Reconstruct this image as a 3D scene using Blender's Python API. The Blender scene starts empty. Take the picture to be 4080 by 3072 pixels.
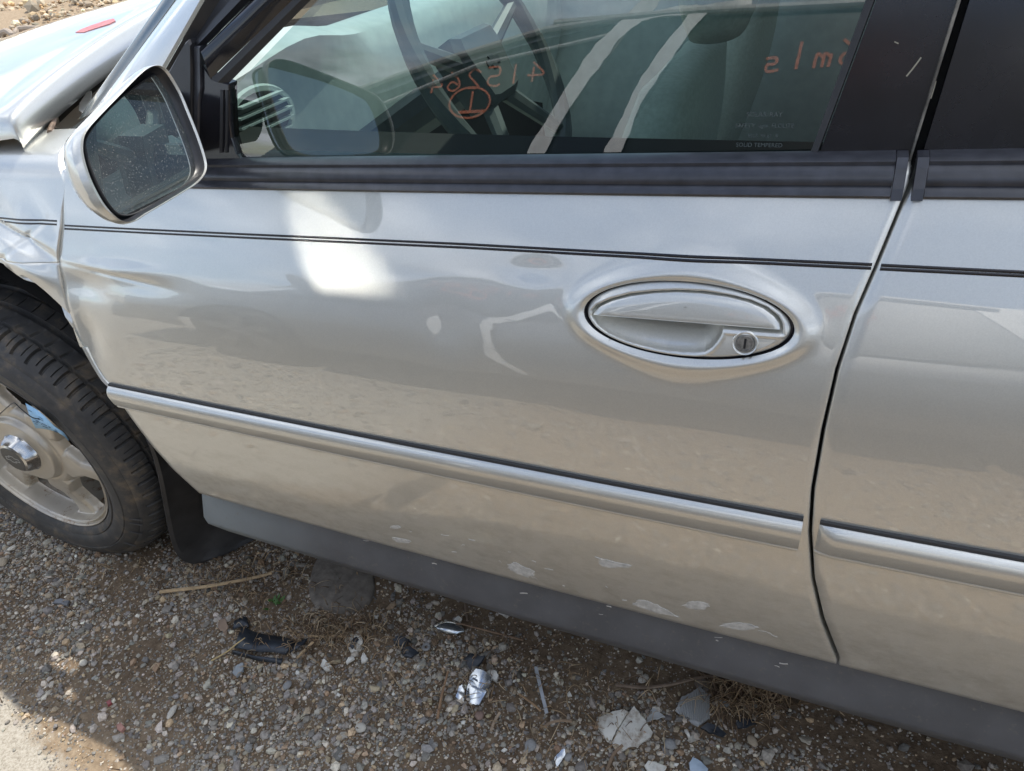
import bpy, bmesh, math, random
import numpy as np
from mathutils import Vector, Matrix

random.seed(7)
RNG = np.random.default_rng(7)
SC = bpy.context.scene
R = math.radians

# ------------------------------------------------------------------ camera
FPX = 2778.07                      # focal length in pixels of a 4080 px wide frame
RIGHT = np.array([0.91828332, 0.38174865, -0.10499385])
UP = np.array([-0.14374679, 0.56855288, 0.80999042])
FWD = np.array([-0.36890731, 0.72870816, -0.57696778])
CAM = np.array([-0.05150243, -0.60530059, 1.19387349])
cam = bpy.data.objects.new("camera", bpy.data.cameras.new("camera"))
SC.collection.objects.link(cam)
cam.data.sensor_width = 36.0
cam.data.lens = FPX / 4080 * 36
cam.data.clip_start = 0.02
cam.data.clip_end = 500
M = Matrix.Identity(4)
for i in range(3):
    M[i][0], M[i][1], M[i][2], M[i][3] = RIGHT[i], UP[i], -FWD[i], CAM[i]
cam.matrix_world = M
SC.camera = cam

# ------------------------------------------------------------------ sun, sky, exposure
SUN_EL = 64.5
SUN_AZ = 18.0                       # degrees from +Y towards +X
S_TO = Vector((math.sin(R(SUN_AZ)) * math.cos(R(SUN_EL)), math.cos(R(SUN_AZ)) * math.cos(R(SUN_EL)), math.sin(R(SUN_EL))))
sl = bpy.data.lights.new("sun", "SUN")
sl.energy = 2.9
sl.angle = R(0.6)
sl.color = (1.0, 0.945, 0.86)
so = bpy.data.objects.new("sun", sl)
SC.collection.objects.link(so)
so.location = (0, 0, 30)
so.rotation_euler = (-S_TO).to_track_quat("-Z", "Y").to_euler()

world = bpy.data.worlds.new("World")
SC.world = world
world.use_nodes = True
nt = world.node_tree
nt.nodes.clear()
wo = nt.nodes.new("ShaderNodeOutputWorld")
bg = nt.nodes.new("ShaderNodeBackground")
bg.inputs[1].default_value = 0.15
sky = nt.nodes.new("ShaderNodeTexSky")
sky.sky_type = "NISHITA"
sky.sun_disc = False
sky.sun_elevation = R(SUN_EL)
sky.sun_rotation = R(SUN_AZ)
sky.altitude = 800
tc = nt.nodes.new("ShaderNodeTexCoord")
sep = nt.nodes.new("ShaderNodeSeparateXYZ")
nt.links.new(tc.outputs["Generated"], sep.inputs[0])
def wmath(op, a, b=None, clamp=False):
    n = nt.nodes.new("ShaderNodeMath"); n.operation = op; n.use_clamp = clamp
    for i, v in enumerate((a, b)):
        if v is None: continue
        if isinstance(v, (int, float)): n.inputs[i].default_value = v
        else: nt.links.new(v, n.inputs[i])
    return n.outputs[0]
zz = wmath("ADD", wmath("MAXIMUM", sep.outputs[2], 0.0), 0.12)
comb = nt.nodes.new("ShaderNodeCombineXYZ")
nt.links.new(wmath("DIVIDE", sep.outputs[0], zz), comb.inputs[0])
nt.links.new(wmath("DIVIDE", sep.outputs[1], zz), comb.inputs[1])
def wnoise(scale, detail, off):
    mp = nt.nodes.new("ShaderNodeMapping"); mp.inputs[1].default_value = off
    nt.links.new(comb.outputs[0], mp.inputs[0])
    n = nt.nodes.new("ShaderNodeTexNoise"); n.inputs["Scale"].default_value = scale; n.inputs["Detail"].default_value = detail
    n.inputs["Roughness"].default_value = 0.55
    nt.links.new(mp.outputs[0], n.inputs["Vector"])
    return n.outputs[0]
def wramp(x, stops):
    n = nt.nodes.new("ShaderNodeValToRGB"); e = n.color_ramp.elements
    e[0].position, e[0].color = stops[0][0], (*stops[0][1], 1)
    e[1].position, e[1].color = stops[1][0], (*stops[1][1], 1)
    for p, col in stops[2:]:
        q = e.new(p); q.color = (*col, 1)
    nt.links.new(x, n.inputs[0]); return n.outputs[0]
cover = wramp(wnoise(0.75, 7, (1.3, 4.1, 0)), [(0.42, (0, 0, 0)), (0.58, (1, 1, 1))])
cloud = wramp(wnoise(1.3, 6, (7.3, 2.1, 3)), [(0.38, (2.6, 2.7, 3.0)), (0.66, (9.6, 10.1, 11.0))])
mixc = nt.nodes.new("ShaderNodeMixRGB")
nt.links.new(cover, mixc.inputs[0])
nt.links.new(sky.outputs[0], mixc.inputs[1])
nt.links.new(cloud, mixc.inputs[2])
nt.links.new(mixc.outputs[0], bg.inputs[0])
nt.links.new(bg.outputs[0], wo.inputs[0])

SC.view_settings.view_transform = "Standard"
SC.view_settings.look = "None"
SC.view_settings.exposure = 0.82
SC.view_settings.gamma = 1.0
SC.view_settings.use_curve_mapping = False
cy = SC.cycles
cy.use_denoising = True
cy.use_guiding = True              # the added reflector's light on the door is a caustic: guiding finds it
cy.use_surface_guiding = True
cy.guiding_training_samples = 128
cy.surface_guiding_probability = 0.6
cy.caustics_reflective = True
cy.caustics_refractive = False
cy.blur_glossy = 0.0
cy.sample_clamp_indirect = 12.0
cy.max_bounces = 10
cy.transparent_max_bounces = 16
cy.glossy_bounces = 6

# ------------------------------------------------------------------ picture helpers (photo pixels -> places in the world)
def ray(px, py):
    s = 4080 / 2212
    d = FWD * FPX + RIGHT * (px * s - 2040) - UP * (py * s - 1536)
    return d / np.linalg.norm(d)
def at_y(px, py, y):
    d = ray(px, py); return CAM + d * ((y - CAM[1]) / d[1])
def at_z(px, py, z=0.0):
    d = ray(px, py); return CAM + d * ((z - CAM[2]) / d[2])
def at_plane(px, py, P, n):
    d = ray(px, py); n = np.asarray(n); return CAM + d * (((np.asarray(P) - CAM) @ n) / (d @ n))
def at_surf(px, py, fn):
    d = ray(px, py); lo, hi = 0.2, 6.0
    for _ in range(50):
        m = (lo + hi) / 2; p = CAM + d * m
        if p[1] < fn(p[0], p[2]): lo = m
        else: hi = m
    return p

# side section of the car: tilt of the panel over the height coordinate w
TW = [.10, .26, .35, .45, .52, .60, .69, .745, .785, .82, .86, .94, .96, .985, 1.0]
TT = [-8, -6, -3, 0, 1, 4, 7, 9.5, 15, 21, 24, 25, 40, 75, 80]
_ws = np.linspace(.1, 1.0, 1801)
_ys = np.cumsum(np.tan(np.radians(np.interp(_ws, TW, TT)))) * (_ws[1] - _ws[0])
_ys -= np.interp(.55, _ws, _ys); _ys -= .02
K = .03 / .7
def Wc(x, z): return (z + K * .2 * x) / (1 + K * x)
def Zc(x, w): return w * (1 + K * x) - K * .2 * x
def F(x, z): return np.interp(Wc(x, z), _ws, _ys) + .012 * (x + .2) ** 2
def on(px, py): return at_surf(px, py, F)
def xw(px, py):
    p = on(px, py); return p[0], Wc(p[0], p[2])
GT = math.tan(R(10.4))
def G(x, z): return .10 + (z - .95) * GT + .012 * (x + .2) ** 2
def onG(px, py, off=0.0): return at_surf(px, py, lambda x, z: G(x, z) + off)

# smooth value noise
def vnoise(x, y, seed=0, octs=1):
    x = np.asarray(x, float); y = np.asarray(y, float); out = np.zeros(np.broadcast(x, y).shape); a = 1; tot = 0
    for o in range(octs):
        xi = np.floor(x).astype(np.int64); yi = np.floor(y).astype(np.int64); fx = x - xi; fy = y - yi
        fx = fx * fx * (3 - 2 * fx); fy = fy * fy * (3 - 2 * fy)
        def hsh(i, j):
            n = (i * 374761393 + j * 668265263 + (seed + o) * 974711) & 0xffffffff
            n = ((n ^ (n >> 13)) * 1274126177) & 0xffffffff
            return ((n ^ (n >> 16)) & 0xffff) / 65535.0
        v = (hsh(xi, yi) * (1 - fx) + hsh(xi + 1, yi) * fx) * (1 - fy) + (hsh(xi, yi + 1) * (1 - fx) + hsh(xi + 1, yi + 1) * fx) * fy
        out += a * (v - .5); tot += a; a *= .5; x = x * 2.03 + 11.3; y = y * 2.03 + 5.7
    return out / tot * 2

# ------------------------------------------------------------------ materials
MATS = {}
def new_mat(name):
    m = bpy.data.materials.new(name); m.use_nodes = True
    MATS[name] = m
    return m, m.node_tree, m.node_tree.nodes["Principled BSDF"]
def N(t, kind, **kw):
    n = t.nodes.new(kind)
    for k, v in kw.items():
        if k.startswith("_"): setattr(n, k[1:], v)
        else: n.inputs[k.replace("_", " ")].default_value = v
    return n
def noise(t, scale, detail=4, coord="Object", stretch=None, rough=.55):
    c = N(t, "ShaderNodeTexCoord"); v = c.outputs[coord]
    if stretch:
        mp = N(t, "ShaderNodeMapping"); mp.inputs["Scale"].default_value = stretch
        t.links.new(v, mp.inputs[0]); v = mp.outputs[0]
    n = N(t, "ShaderNodeTexNoise", Scale=scale, Detail=detail, Roughness=rough)
    t.links.new(v, n.inputs["Vector"])
    return n.outputs[0]
def ramp(t, x, stops):
    n = N(t, "ShaderNodeValToRGB"); e = n.color_ramp.elements
    for i, (p, col) in enumerate(stops):
        if i > 1: e.new(p)
        e[i].position = p
        e[i].color = (*col, 1) if len(col) == 3 else col
    t.links.new(x, n.inputs[0]); return n.outputs[0]
def mixcol(t, fac, a, b):
    n = N(t, "ShaderNodeMixRGB")
    for i, v in enumerate((fac, a, b)):
        if isinstance(v, (tuple, list)): n.inputs[i].default_value = (*v, 1) if len(v) == 3 else v
        elif isinstance(v, (int, float)): n.inputs[i].default_value = v
        else: t.links.new(v, n.inputs[i])
    return n.outputs[0]
def bump(t, b, h, strength=.3, dist=.002):
    n = N(t, "ShaderNodeBump", Strength=strength, Distance=dist)
    t.links.new(h, n.inputs["Height"]); t.links.new(n.outputs[0], b.inputs["Normal"])
def simple(name, col, rough=.5, metal=0, spec=.5, coat=0, var=.15, scale=30, bmp=0, bscale=200, bdist=.001):
    m, t, b = new_mat(name)
    if var:
        lo = tuple(c * (1 - var) for c in col); hi = tuple(min(1, c * (1 + var)) for c in col)
        t.links.new(ramp(t, noise(t, scale, 5), [(.3, lo), (.7, hi)]), b.inputs["Base Color"])
    else: b.inputs["Base Color"].default_value = (*col, 1)
    b.inputs["Roughness"].default_value = rough; b.inputs["Metallic"].default_value = metal
    b.inputs["Specular IOR Level"].default_value = spec
    b.inputs["Coat Weight"].default_value = coat; b.inputs["Coat Roughness"].default_value = .03
    if bmp: bump(t, b, noise(t, bscale, 3), bmp, bdist)
    return m

def silver_paint(name, col, dusty=True):
    m, t, b = new_mat(name)
    fl = N(t, "ShaderNodeTexVoronoi", Scale=900.0); c = N(t, "ShaderNodeTexCoord")
    t.links.new(c.outputs["Object"], fl.inputs["Vector"])
    base = ramp(t, fl.outputs["Color"], [(0, tuple(v * .95 for v in col)), (1, tuple(v * 1.05 for v in col))])
    b.inputs["Metallic"].default_value = .68
    b.inputs["Roughness"].default_value = .41
    b.inputs["Coat Weight"].default_value = 1.0
    b.inputs["Coat IOR"].default_value = 1.85
    b.inputs["Coat Roughness"].default_value = .015
    wsp = N(t, "ShaderNodeMapRange"); wsp.inputs[1].default_value = .45; wsp.inputs[2].default_value = .75; wsp.inputs[3].default_value = .012; wsp.inputs[4].default_value = .06
    t.links.new(noise(t, 14, 7, rough=.7), wsp.inputs[0]); t.links.new(wsp.outputs[0], b.inputs["Coat Roughness"])
    if dusty:
        sp = N(t, "ShaderNodeSeparateXYZ"); t.links.new(c.outputs["Object"], sp.inputs[0])
        lowz = N(t, "ShaderNodeMapRange"); lowz.inputs[1].default_value = .62; lowz.inputs[2].default_value = .30
        t.links.new(sp.outputs[2], lowz.inputs[0])
        d = ramp(t, noise(t, 26, 8, stretch=(1, 1, 2.2), rough=.7), [(.45, (0, 0, 0)), (.75, (1, 1, 1))])
        mu = N(t, "ShaderNodeMath", _operation="MULTIPLY"); t.links.new(lowz.outputs[0], mu.inputs[0]); t.links.new(d, mu.inputs[1])
        sc = N(t, "ShaderNodeMath", _operation="MULTIPLY"); t.links.new(mu.outputs[0], sc.inputs[0]); sc.inputs[1].default_value = .55
        ad = N(t, "ShaderNodeMath", _operation="ADD"); t.links.new(sc.outputs[0], ad.inputs[0])
        lo2 = N(t, "ShaderNodeMath", _operation="MULTIPLY"); t.links.new(lowz.outputs[0], lo2.inputs[0]); lo2.inputs[1].default_value = .22
        t.links.new(lo2.outputs[0], ad.inputs[1])
        st = ramp(t, noise(t, 70, 3, stretch=(.35, 1, 2.2), rough=.6), [(.66, (0, 0, 0)), (.72, (1, 1, 1))])
        sm_ = N(t, "ShaderNodeMath", _operation="MULTIPLY"); t.links.new(st, sm_.inputs[0]); t.links.new(lowz.outputs[0], sm_.inputs[1])
        s5 = N(t, "ShaderNodeMath", _operation="MULTIPLY"); t.links.new(sm_.outputs[0], s5.inputs[0]); s5.inputs[1].default_value = .5
        t.links.new(mixcol(t, s5.outputs[0], mixcol(t, ad.outputs[0], base, (.21, .185, .14)), (.46, .44, .38)), b.inputs["Base Color"])
        cr = N(t, "ShaderNodeMapRange"); cr.inputs[3].default_value = .015; cr.inputs[4].default_value = .30
        t.links.new(ad.outputs[0], cr.inputs[0]); t.links.new(cr.outputs[0], b.inputs["Coat Roughness"])
    else: t.links.new(base, b.inputs["Base Color"])
    return m
PAINT = silver_paint("silver_paint", (.55, .55, .51))
PAINT2 = silver_paint("grey_paint", (.16, .16, .157), dusty=False)
BLACK = simple("black_trim", (.014, .014, .016), .38, var=.25, bmp=.05)
GLOSSBLACK = simple("gloss_black", (.012, .012, .015), .16, var=.2)
RUBBER = simple("rubber_seal", (.022, .022, .023), .6, bmp=.1)
DARK = simple("underbody_black", (.012, .011, .010), .9)
BELT = simple("belt_rubber", (.036, .037, .043), .30, var=.3, scale=60, bmp=.08, bscale=90)
CHROME = simple("chrome", (.50, .49, .47), .22, metal=1, var=0)
WHITEPL = simple("white_plastic", (.62, .61, .56), .45, var=.12, scale=40)
FLAP = simple("flap_plastic", (.028, .027, .027), .55, var=.3, scale=25, bmp=.1)

def rocker_mat():
    m, t, b = new_mat("rocker_plastic")
    c = N(t, "ShaderNodeTexCoord"); sp = N(t, "ShaderNodeSeparateXYZ"); t.links.new(c.outputs["Object"], sp.inputs[0])
    mr = N(t, "ShaderNodeMapRange"); mr.inputs[1].default_value = -.72; mr.inputs[2].default_value = -.98
    t.links.new(sp.outputs[0], mr.inputs[0])
    n1 = ramp(t, noise(t, 18, 6), [(.3, (.062, .066, .073)), (.7, (.088, .093, .102))])
    a = mixcol(t, mr.outputs[0], n1, (.16, .185, .195))
    dust = ramp(t, noise(t, 120, 5, rough=.7), [(.58, (0, 0, 0)), (.76, (1, 1, 1))])
    a2 = mixcol(t, dust, a, (.13, .125, .11))
    t.links.new(a2, b.inputs["Base Color"]); b.inputs["Roughness"].default_value = .5
    bump(t, b, noise(t, 300, 3), .12, .0006)
    return m
ROCKER = rocker_mat()

def tyre_mat():
    m, t, b = new_mat("tyre_rubber")
    base = ramp(t, noise(t, 22, 7, rough=.65), [(.32, (.026, .026, .027)), (.52, (.048, .046, .043)), (.70, (.135, .105, .072))])
    t.links.new(base, b.inputs["Base Color"]); b.inputs["Roughness"].default_value = .62
    bump(t, b, noise(t, 180, 4), .2, .001)
    return m
TYRE = tyre_mat()
def rim_mat():
    m, t, b = new_mat("rim_alloy")
    rust = ramp(t, noise(t, 34, 9, rough=.75), [(.55, (0, 0, 0)), (.66, (1, 1, 1))])
    c = N(t, "ShaderNodeTexCoord"); sp = N(t, "ShaderNodeSeparateXYZ"); t.links.new(c.outputs["Object"], sp.inputs[0])
    low = N(t, "ShaderNodeMapRange"); low.inputs[1].default_value = .27; low.inputs[2].default_value = .17
    t.links.new(sp.outputs[2], low.inputs[0])
    mu = N(t, "ShaderNodeMath", _operation="MULTIPLY"); t.links.new(low.outputs[0], mu.inputs[0]); t.links.new(rust, mu.inputs[1])
    dirt = ramp(t, noise(t, 9, 6), [(.3, (.42, .375, .30)), (.7, (.54, .50, .43))])
    t.links.new(mixcol(t, mu.outputs[0], dirt, (.17, .075, .028)), b.inputs["Base Color"])
    b.inputs["Metallic"].default_value = .45; b.inputs["Roughness"].default_value = .38
    return m
RIM = rim_mat()

def glass_mat(name, tint, refl=1.8, rough=0.0):
    m = bpy.data.materials.new(name); m.use_nodes = True; t = m.node_tree; t.nodes.clear()
    o = N(t, "ShaderNodeOutputMaterial"); tr = N(t, "ShaderNodeBsdfTransparent"); tr.inputs[0].default_value = (*tint, 1)
    gl = N(t, "ShaderNodeBsdfGlossy", Roughness=rough); gl.inputs[0].default_value = (1, 1, 1, 1)
    fr = N(t, "ShaderNodeFresnel", IOR=1.52)
    mu = N(t, "ShaderNodeMath", _operation="MULTIPLY"); mu.inputs[1].default_value = refl; mu.use_clamp = True
    mx = N(t, "ShaderNodeMixShader")
    t.links.new(fr.outputs[0], mu.inputs[0]); t.links.new(mu.outputs[0], mx.inputs[0])
    t.links.new(tr.outputs[0], mx.inputs[1]); t.links.new(gl.outputs[0], mx.inputs[2]); t.links.new(mx.outputs[0], o.inputs[0])
    MATS[name] = m
    return m
GLASS = glass_mat("tinted_glass", (.47, .61, .58), 2.1)
GLASS2 = simple("dark_far_glass", (.012, .015, .015), .32, spec=.3, var=.2)
CLEARG = glass_mat("side_glass", (.78, .87, .84), 1.8, 0)

def mirror_mat():
    m, t, b = new_mat("mirror_glass")
    sp = ramp(t, noise(t, 520, 2, rough=.7), [(.61, (0, 0, 0)), (.66, (1, 1, 1))])
    b.inputs["Metallic"].default_value = 1; b.inputs["Roughness"].default_value = .0
    b.inputs["Base Color"].default_value = (.62, .66, .66, 1)
    d = N(t, "ShaderNodeBsdfDiffuse"); d.inputs[0].default_value = (.5, .5, .46, 1)
    mx = N(t, "ShaderNodeMixShader"); out = t.nodes["Material Output"]
    sc = N(t, "ShaderNodeMath", _operation="MULTIPLY"); sc.inputs[1].default_value = .28
    ad = N(t, "ShaderNodeMath", _operation="ADD"); ad.inputs[1].default_value = .03
    t.links.new(sp, sc.inputs[0]); t.links.new(sc.outputs[0], ad.inputs[0]); t.links.new(ad.outputs[0], mx.inputs[0])
    t.links.new(b.outputs[0], mx.inputs[1]); t.links.new(d.outputs[0], mx.inputs[2]); t.links.new(mx.outputs[0], out.inputs[0])
    return m
MIRROR = mirror_mat()
MIRROR2 = simple("patch_reflector", (.15, .15, .148), .0, metal=1, var=0)

def attr_mat(name, rough=.8, bscale=300):
    m, t, b = new_mat(name)
    a = N(t, "ShaderNodeAttribute"); a.attribute_name = "col"
    v = ramp(t, noise(t, 220, 4), [(.3, (.72, .72, .72)), (.7, (1.15, 1.15, 1.15))])
    mm = N(t, "ShaderNodeMixRGB", _blend_type="MULTIPLY"); mm.inputs[0].default_value = 1
    t.links.new(a.outputs["Color"], mm.inputs[1]); t.links.new(v, mm.inputs[2])
    t.links.new(mm.outputs[0], b.inputs["Base Color"]); b.inputs["Roughness"].default_value = rough
    bump(t, b, noise(t, bscale, 3), .3, .0008)
    return m
PEBBLE = attr_mat("pebble_stone")
STRAW = attr_mat("dry_straw", .7)

# ------------------------------------------------------------------ object helpers
ORIG = {}
def link(o, parent=None):
    SC.collection.objects.link(o)
    if parent is not None: o.parent = parent
    return o
def thing(name, loc, label, cat, group=None):
    o = bpy.data.objects.new(name, None); o.empty_display_size = .05; o.location = loc; link(o)
    o["label"] = label; o["category"] = cat
    if group: o["group"] = group
    ORIG[o.name] = np.array(loc, float)
    return o
def origin(p):
    while p is not None and p.name not in ORIG: p = p.parent
    return ORIG[p.name] if p is not None else np.zeros(3)
def add(name, verts, faces, mat, parent=None, smooth=True, label=None, cat=None, group=None, kind=None):
    v = np.asarray(verts, float).reshape(-1, 3)
    if parent is not None: v = v - origin(parent)
    elif cat is not None or False:
        base = np.array([v[:, 0].mean(), v[:, 1].mean(), v[:, 2].min()]); v = v - base
    me = bpy.data.meshes.new(name)
    me.from_pydata(v.tolist(), [], [list(map(int, f)) for f in faces])
    if isinstance(mat, (list, tuple)):
        for m in mat: me.materials.append(m)
    else: me.materials.append(mat)
    if smooth: me.polygons.foreach_set("use_smooth", [True] * len(me.polygons))
    me.update()
    o = bpy.data.objects.new(name, me)
    if parent is None and cat is not None: o.location = base
    link(o, parent)
    if label: o["label"] = label
    if cat: o["category"] = cat
    if group: o["group"] = group
    if kind: o["kind"] = kind
    return o
def fix_normals(o):
    bm = bmesh.new(); bm.from_mesh(o.data); bmesh.ops.recalc_face_normals(bm, faces=bm.faces); bm.to_mesh(o.data); bm.free(); return o
def sharp(o, ang=35):
    try:
        o.data.set_sharp_from_angle(angle=R(ang))
    except Exception: pass
    return o
def gridfaces(nu, nv, wrapu=False, keep=None):
    f = []
    for j in range(nv - 1):
        for i in range(nu if wrapu else nu - 1):
            i2 = (i + 1) % nu
            q = (j * nu + i, j * nu + i2, (j + 1) * nu + i2, (j + 1) * nu + i)
            if keep is None or keep(q): f.append(q)
    return f
class MB:
    def __init__(s): s.v = []; s.f = []
    def put(s, v, f):
        k = len(s.v); s.v += [tuple(map(float, p)) for p in v]; s.f += [tuple(int(i) + k for i in q) for q in f]
    def prism(s, pts, off, bevel=0.0):
        pts = [np.array(p, float) for p in pts]; n = len(pts); off = np.array(off, float); c = sum(pts) / n
        if bevel:
            inner = [p + (c - p) * (bevel / max(1e-6, np.linalg.norm(c - p))) for p in pts]
            L = np.linalg.norm(off); side = [p + off * min(.5, bevel / L) for p in pts]
            back = [p + off for p in pts]
            rings = [inner, side, back]
        else: rings = [pts, [p + off for p in pts]]
        v = [p for r_ in rings for p in r_]; f = [tuple(range(n))]
        for k in range(len(rings) - 1):
            for i in range(n):
                j = (i + 1) % n; f.append((k * n + i, (k + 1) * n + i, (k + 1) * n + j, k * n + j))
        f.append(tuple(reversed(range((len(rings) - 1) * n, len(rings) * n))))
        s.put(v, f)
    def tube(s, pts, r, n=6, r2=None):
        pts = [np.array(p, float) for p in pts]; m = len(pts); v = []; f = []
        t0 = pts[1] - pts[0]; ref = np.array([0, 0, 1.]) if abs(t0[2]) < .9 * np.linalg.norm(t0) else np.array([1., 0, 0])
        for i, p in enumerate(pts):
            t = pts[min(i + 1, m - 1)] - pts[max(i - 1, 0)]; t = t / (np.linalg.norm(t) + 1e-12)
            a = np.cross(t, ref); a /= np.linalg.norm(a) + 1e-12; b = np.cross(t, a)
            rr = r if r2 is None else r + (r2 - r) * i / (m - 1)
            for k in range(n):
                an = 2 * math.pi * k / n; v.append(p + a * math.cos(an) * rr + b * math.sin(an) * rr)
        for i in range(m - 1):
            for k in range(n):
                f.append((i * n + k, i * n + (k + 1) % n, (i + 1) * n + (k + 1) % n, (i + 1) * n + k))
        f.append(tuple(reversed(range(n)))); f.append(tuple(range((m - 1) * n, m * n)))
        s.put(v, f)
    def box(s, c, h, ax=None):
        c = np.array(c, float); ax = np.eye(3) if ax is None else np.array(ax, float)
        v = [c + ax[0] * h[0] * a + ax[1] * h[1] * b + ax[2] * h[2] * d for a in (-1, 1) for b in (-1, 1) for d in (-1, 1)]
        s.put(v, [(0, 1, 3, 2), (4, 6, 7, 5), (0, 4, 5, 1), (2, 3, 7, 6), (0, 2, 6, 4), (1, 5, 7, 3)])
    def sweep(s, sections, caps=True):
        n = len(sections[0]); m = len(sections)
        v = [p for q in sections for p in q]
        f = [(i * n + k, i * n + k + 1, (i + 1) * n + k + 1, (i + 1) * n + k) for i in range(m - 1) for k in range(n - 1)]
        if caps: f += [tuple(range(n)), tuple(reversed(range((m - 1) * n, m * n)))]
        s.put(v, f)
    def ribbon(s, pts, width, nrm, thick=.0006):
        pts = [np.array(p, float) for p in pts]; m = len(pts); L = []; Rr = []; nrm = np.array(nrm, float)
        for i, p in enumerate(pts):
            t = pts[min(i + 1, m - 1)] - pts[max(i - 1, 0)]; t /= np.linalg.norm(t) + 1e-12
            sd = np.cross(nrm, t); wv = width[i] if hasattr(width, "__len__") else width
            L.append(p + sd * wv / 2); Rr.append(p - sd * wv / 2)
        v = L + Rr + [p - nrm * thick for p in L] + [p - nrm * thick for p in Rr]; f = []
        for i in range(m - 1):
            f += [(i, i + 1, m + i + 1, m + i), (2 * m + i, 3 * m + i, 3 * m + i + 1, 2 * m + i + 1), (i, 2 * m + i, 2 * m + i + 1, i + 1), (m + i, m + i + 1, 3 * m + i + 1, 3 * m + i)]
        f += [(0, m, 3 * m, 2 * m), (m - 1, 3 * m - 1, 4 * m - 1, 2 * m - 1)]
        s.put(v, f)
    def build(s, name, mat, parent=None, smooth=False, norm=True, ang=35, **kw):
        o = add(name, s.v, s.f, mat, parent, smooth, **kw)
        if norm: fix_normals(o)
        if smooth: sharp(o, ang)
        return o
def curve_pts(pts, n=12):
    """Catmull-Rom through the points"""
    P = [np.array(p, float) for p in pts]; P = [2 * P[0] - P[1]] + P + [2 * P[-1] - P[-2]]; out = []
    for i in range(1, len(P) - 2):
        for k in range(n):
            t = k / n; a, b, c2, d = P[i - 1], P[i], P[i + 1], P[i + 2]
            out.append(.5 * (2 * b + (c2 - a) * t + (2 * a - 5 * b + 4 * c2 - d) * t * t + (3 * b - a - 3 * c2 + d) * t ** 3))
    out.append(P[-2]); return out
def closed_curve(pts, n=6):
    P = [np.array(p, float) for p in pts]; m = len(P); out = []
    for i in range(m):
        a, b, c2, d = P[i - 1], P[i], P[(i + 1) % m], P[(i + 2) % m]
        for k in range(n):
            t = k / n
            out.append(.5 * (2 * b + (c2 - a) * t + (2 * a - 5 * b + 4 * c2 - d) * t * t + (3 * b - a - 3 * c2 + d) * t ** 3))
    return out

def poly_sdf(P, poly):
    """signed distance (inside negative) of points P (n,2) to a polygon"""
    P = np.asarray(P, float); poly = np.asarray(poly, float); d = np.full(len(P), 1e9); ins = np.zeros(len(P), bool)
    for i in range(len(poly)):
        a, b = poly[i], poly[(i + 1) % len(poly)]; e = b - a; w_ = P - a
        t = np.clip((w_ @ e) / (e @ e + 1e-18), 0, 1); d = np.minimum(d, np.linalg.norm(w_ - t[:, None] * e, axis=1))
        c1 = (a[1] <= P[:, 1]) & (b[1] > P[:, 1]); c2 = (a[1] > P[:, 1]) & (b[1] <= P[:, 1])
        cr = e[0] * w_[:, 1] - e[1] * w_[:, 0]
        ins ^= (c1 & (cr > 0)) | (c2 & (cr < 0))
    return np.where(ins, -d, d)

# ================================================================== SETTING: ground
def axis(dense0, dense1, step, far, grow=1.18):
    a = list(np.arange(dense0, dense1 + 1e-6, step)); s = step
    lo = [a[0]]; hi = [a[-1]]
    while lo[-1] > -far: s *= grow; lo.append(lo[-1] - s)
    s = step
    while hi[-1] < far: s *= grow; hi.append(hi[-1] + s)
    return np.array(lo[:0:-1] + a + hi[1:])
def gheight(x, y):
    near = np.exp(-((x + .5) ** 2 / 9 + (y - .1) ** 2 / 4))
    h = vnoise(x * 6, y * 6, 3, 3) * .006 * near + vnoise(x * .35, y * .35, 9, 4) * .22 * (1 - np.exp(-((x + .3) ** 2 + (y) ** 2) / 40.0))
    far = np.clip((-x - 5.5) / 6, 0, 1) * np.clip((y - 1.5) / 4, 0, 1)
    return h + far * .9 * (1 + vnoise(x * .5, y * .5, 4, 3) * .8)
gx = axis(-2.3, 1.2, .016, 120); gy = axis(-1.6, .9, .016, 120)
GX, GY = np.meshgrid(gx, gy)
GZ = gheight(GX, GY) + vnoise(GX * 45, GY * 45, 5, 2) * .0016
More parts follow.
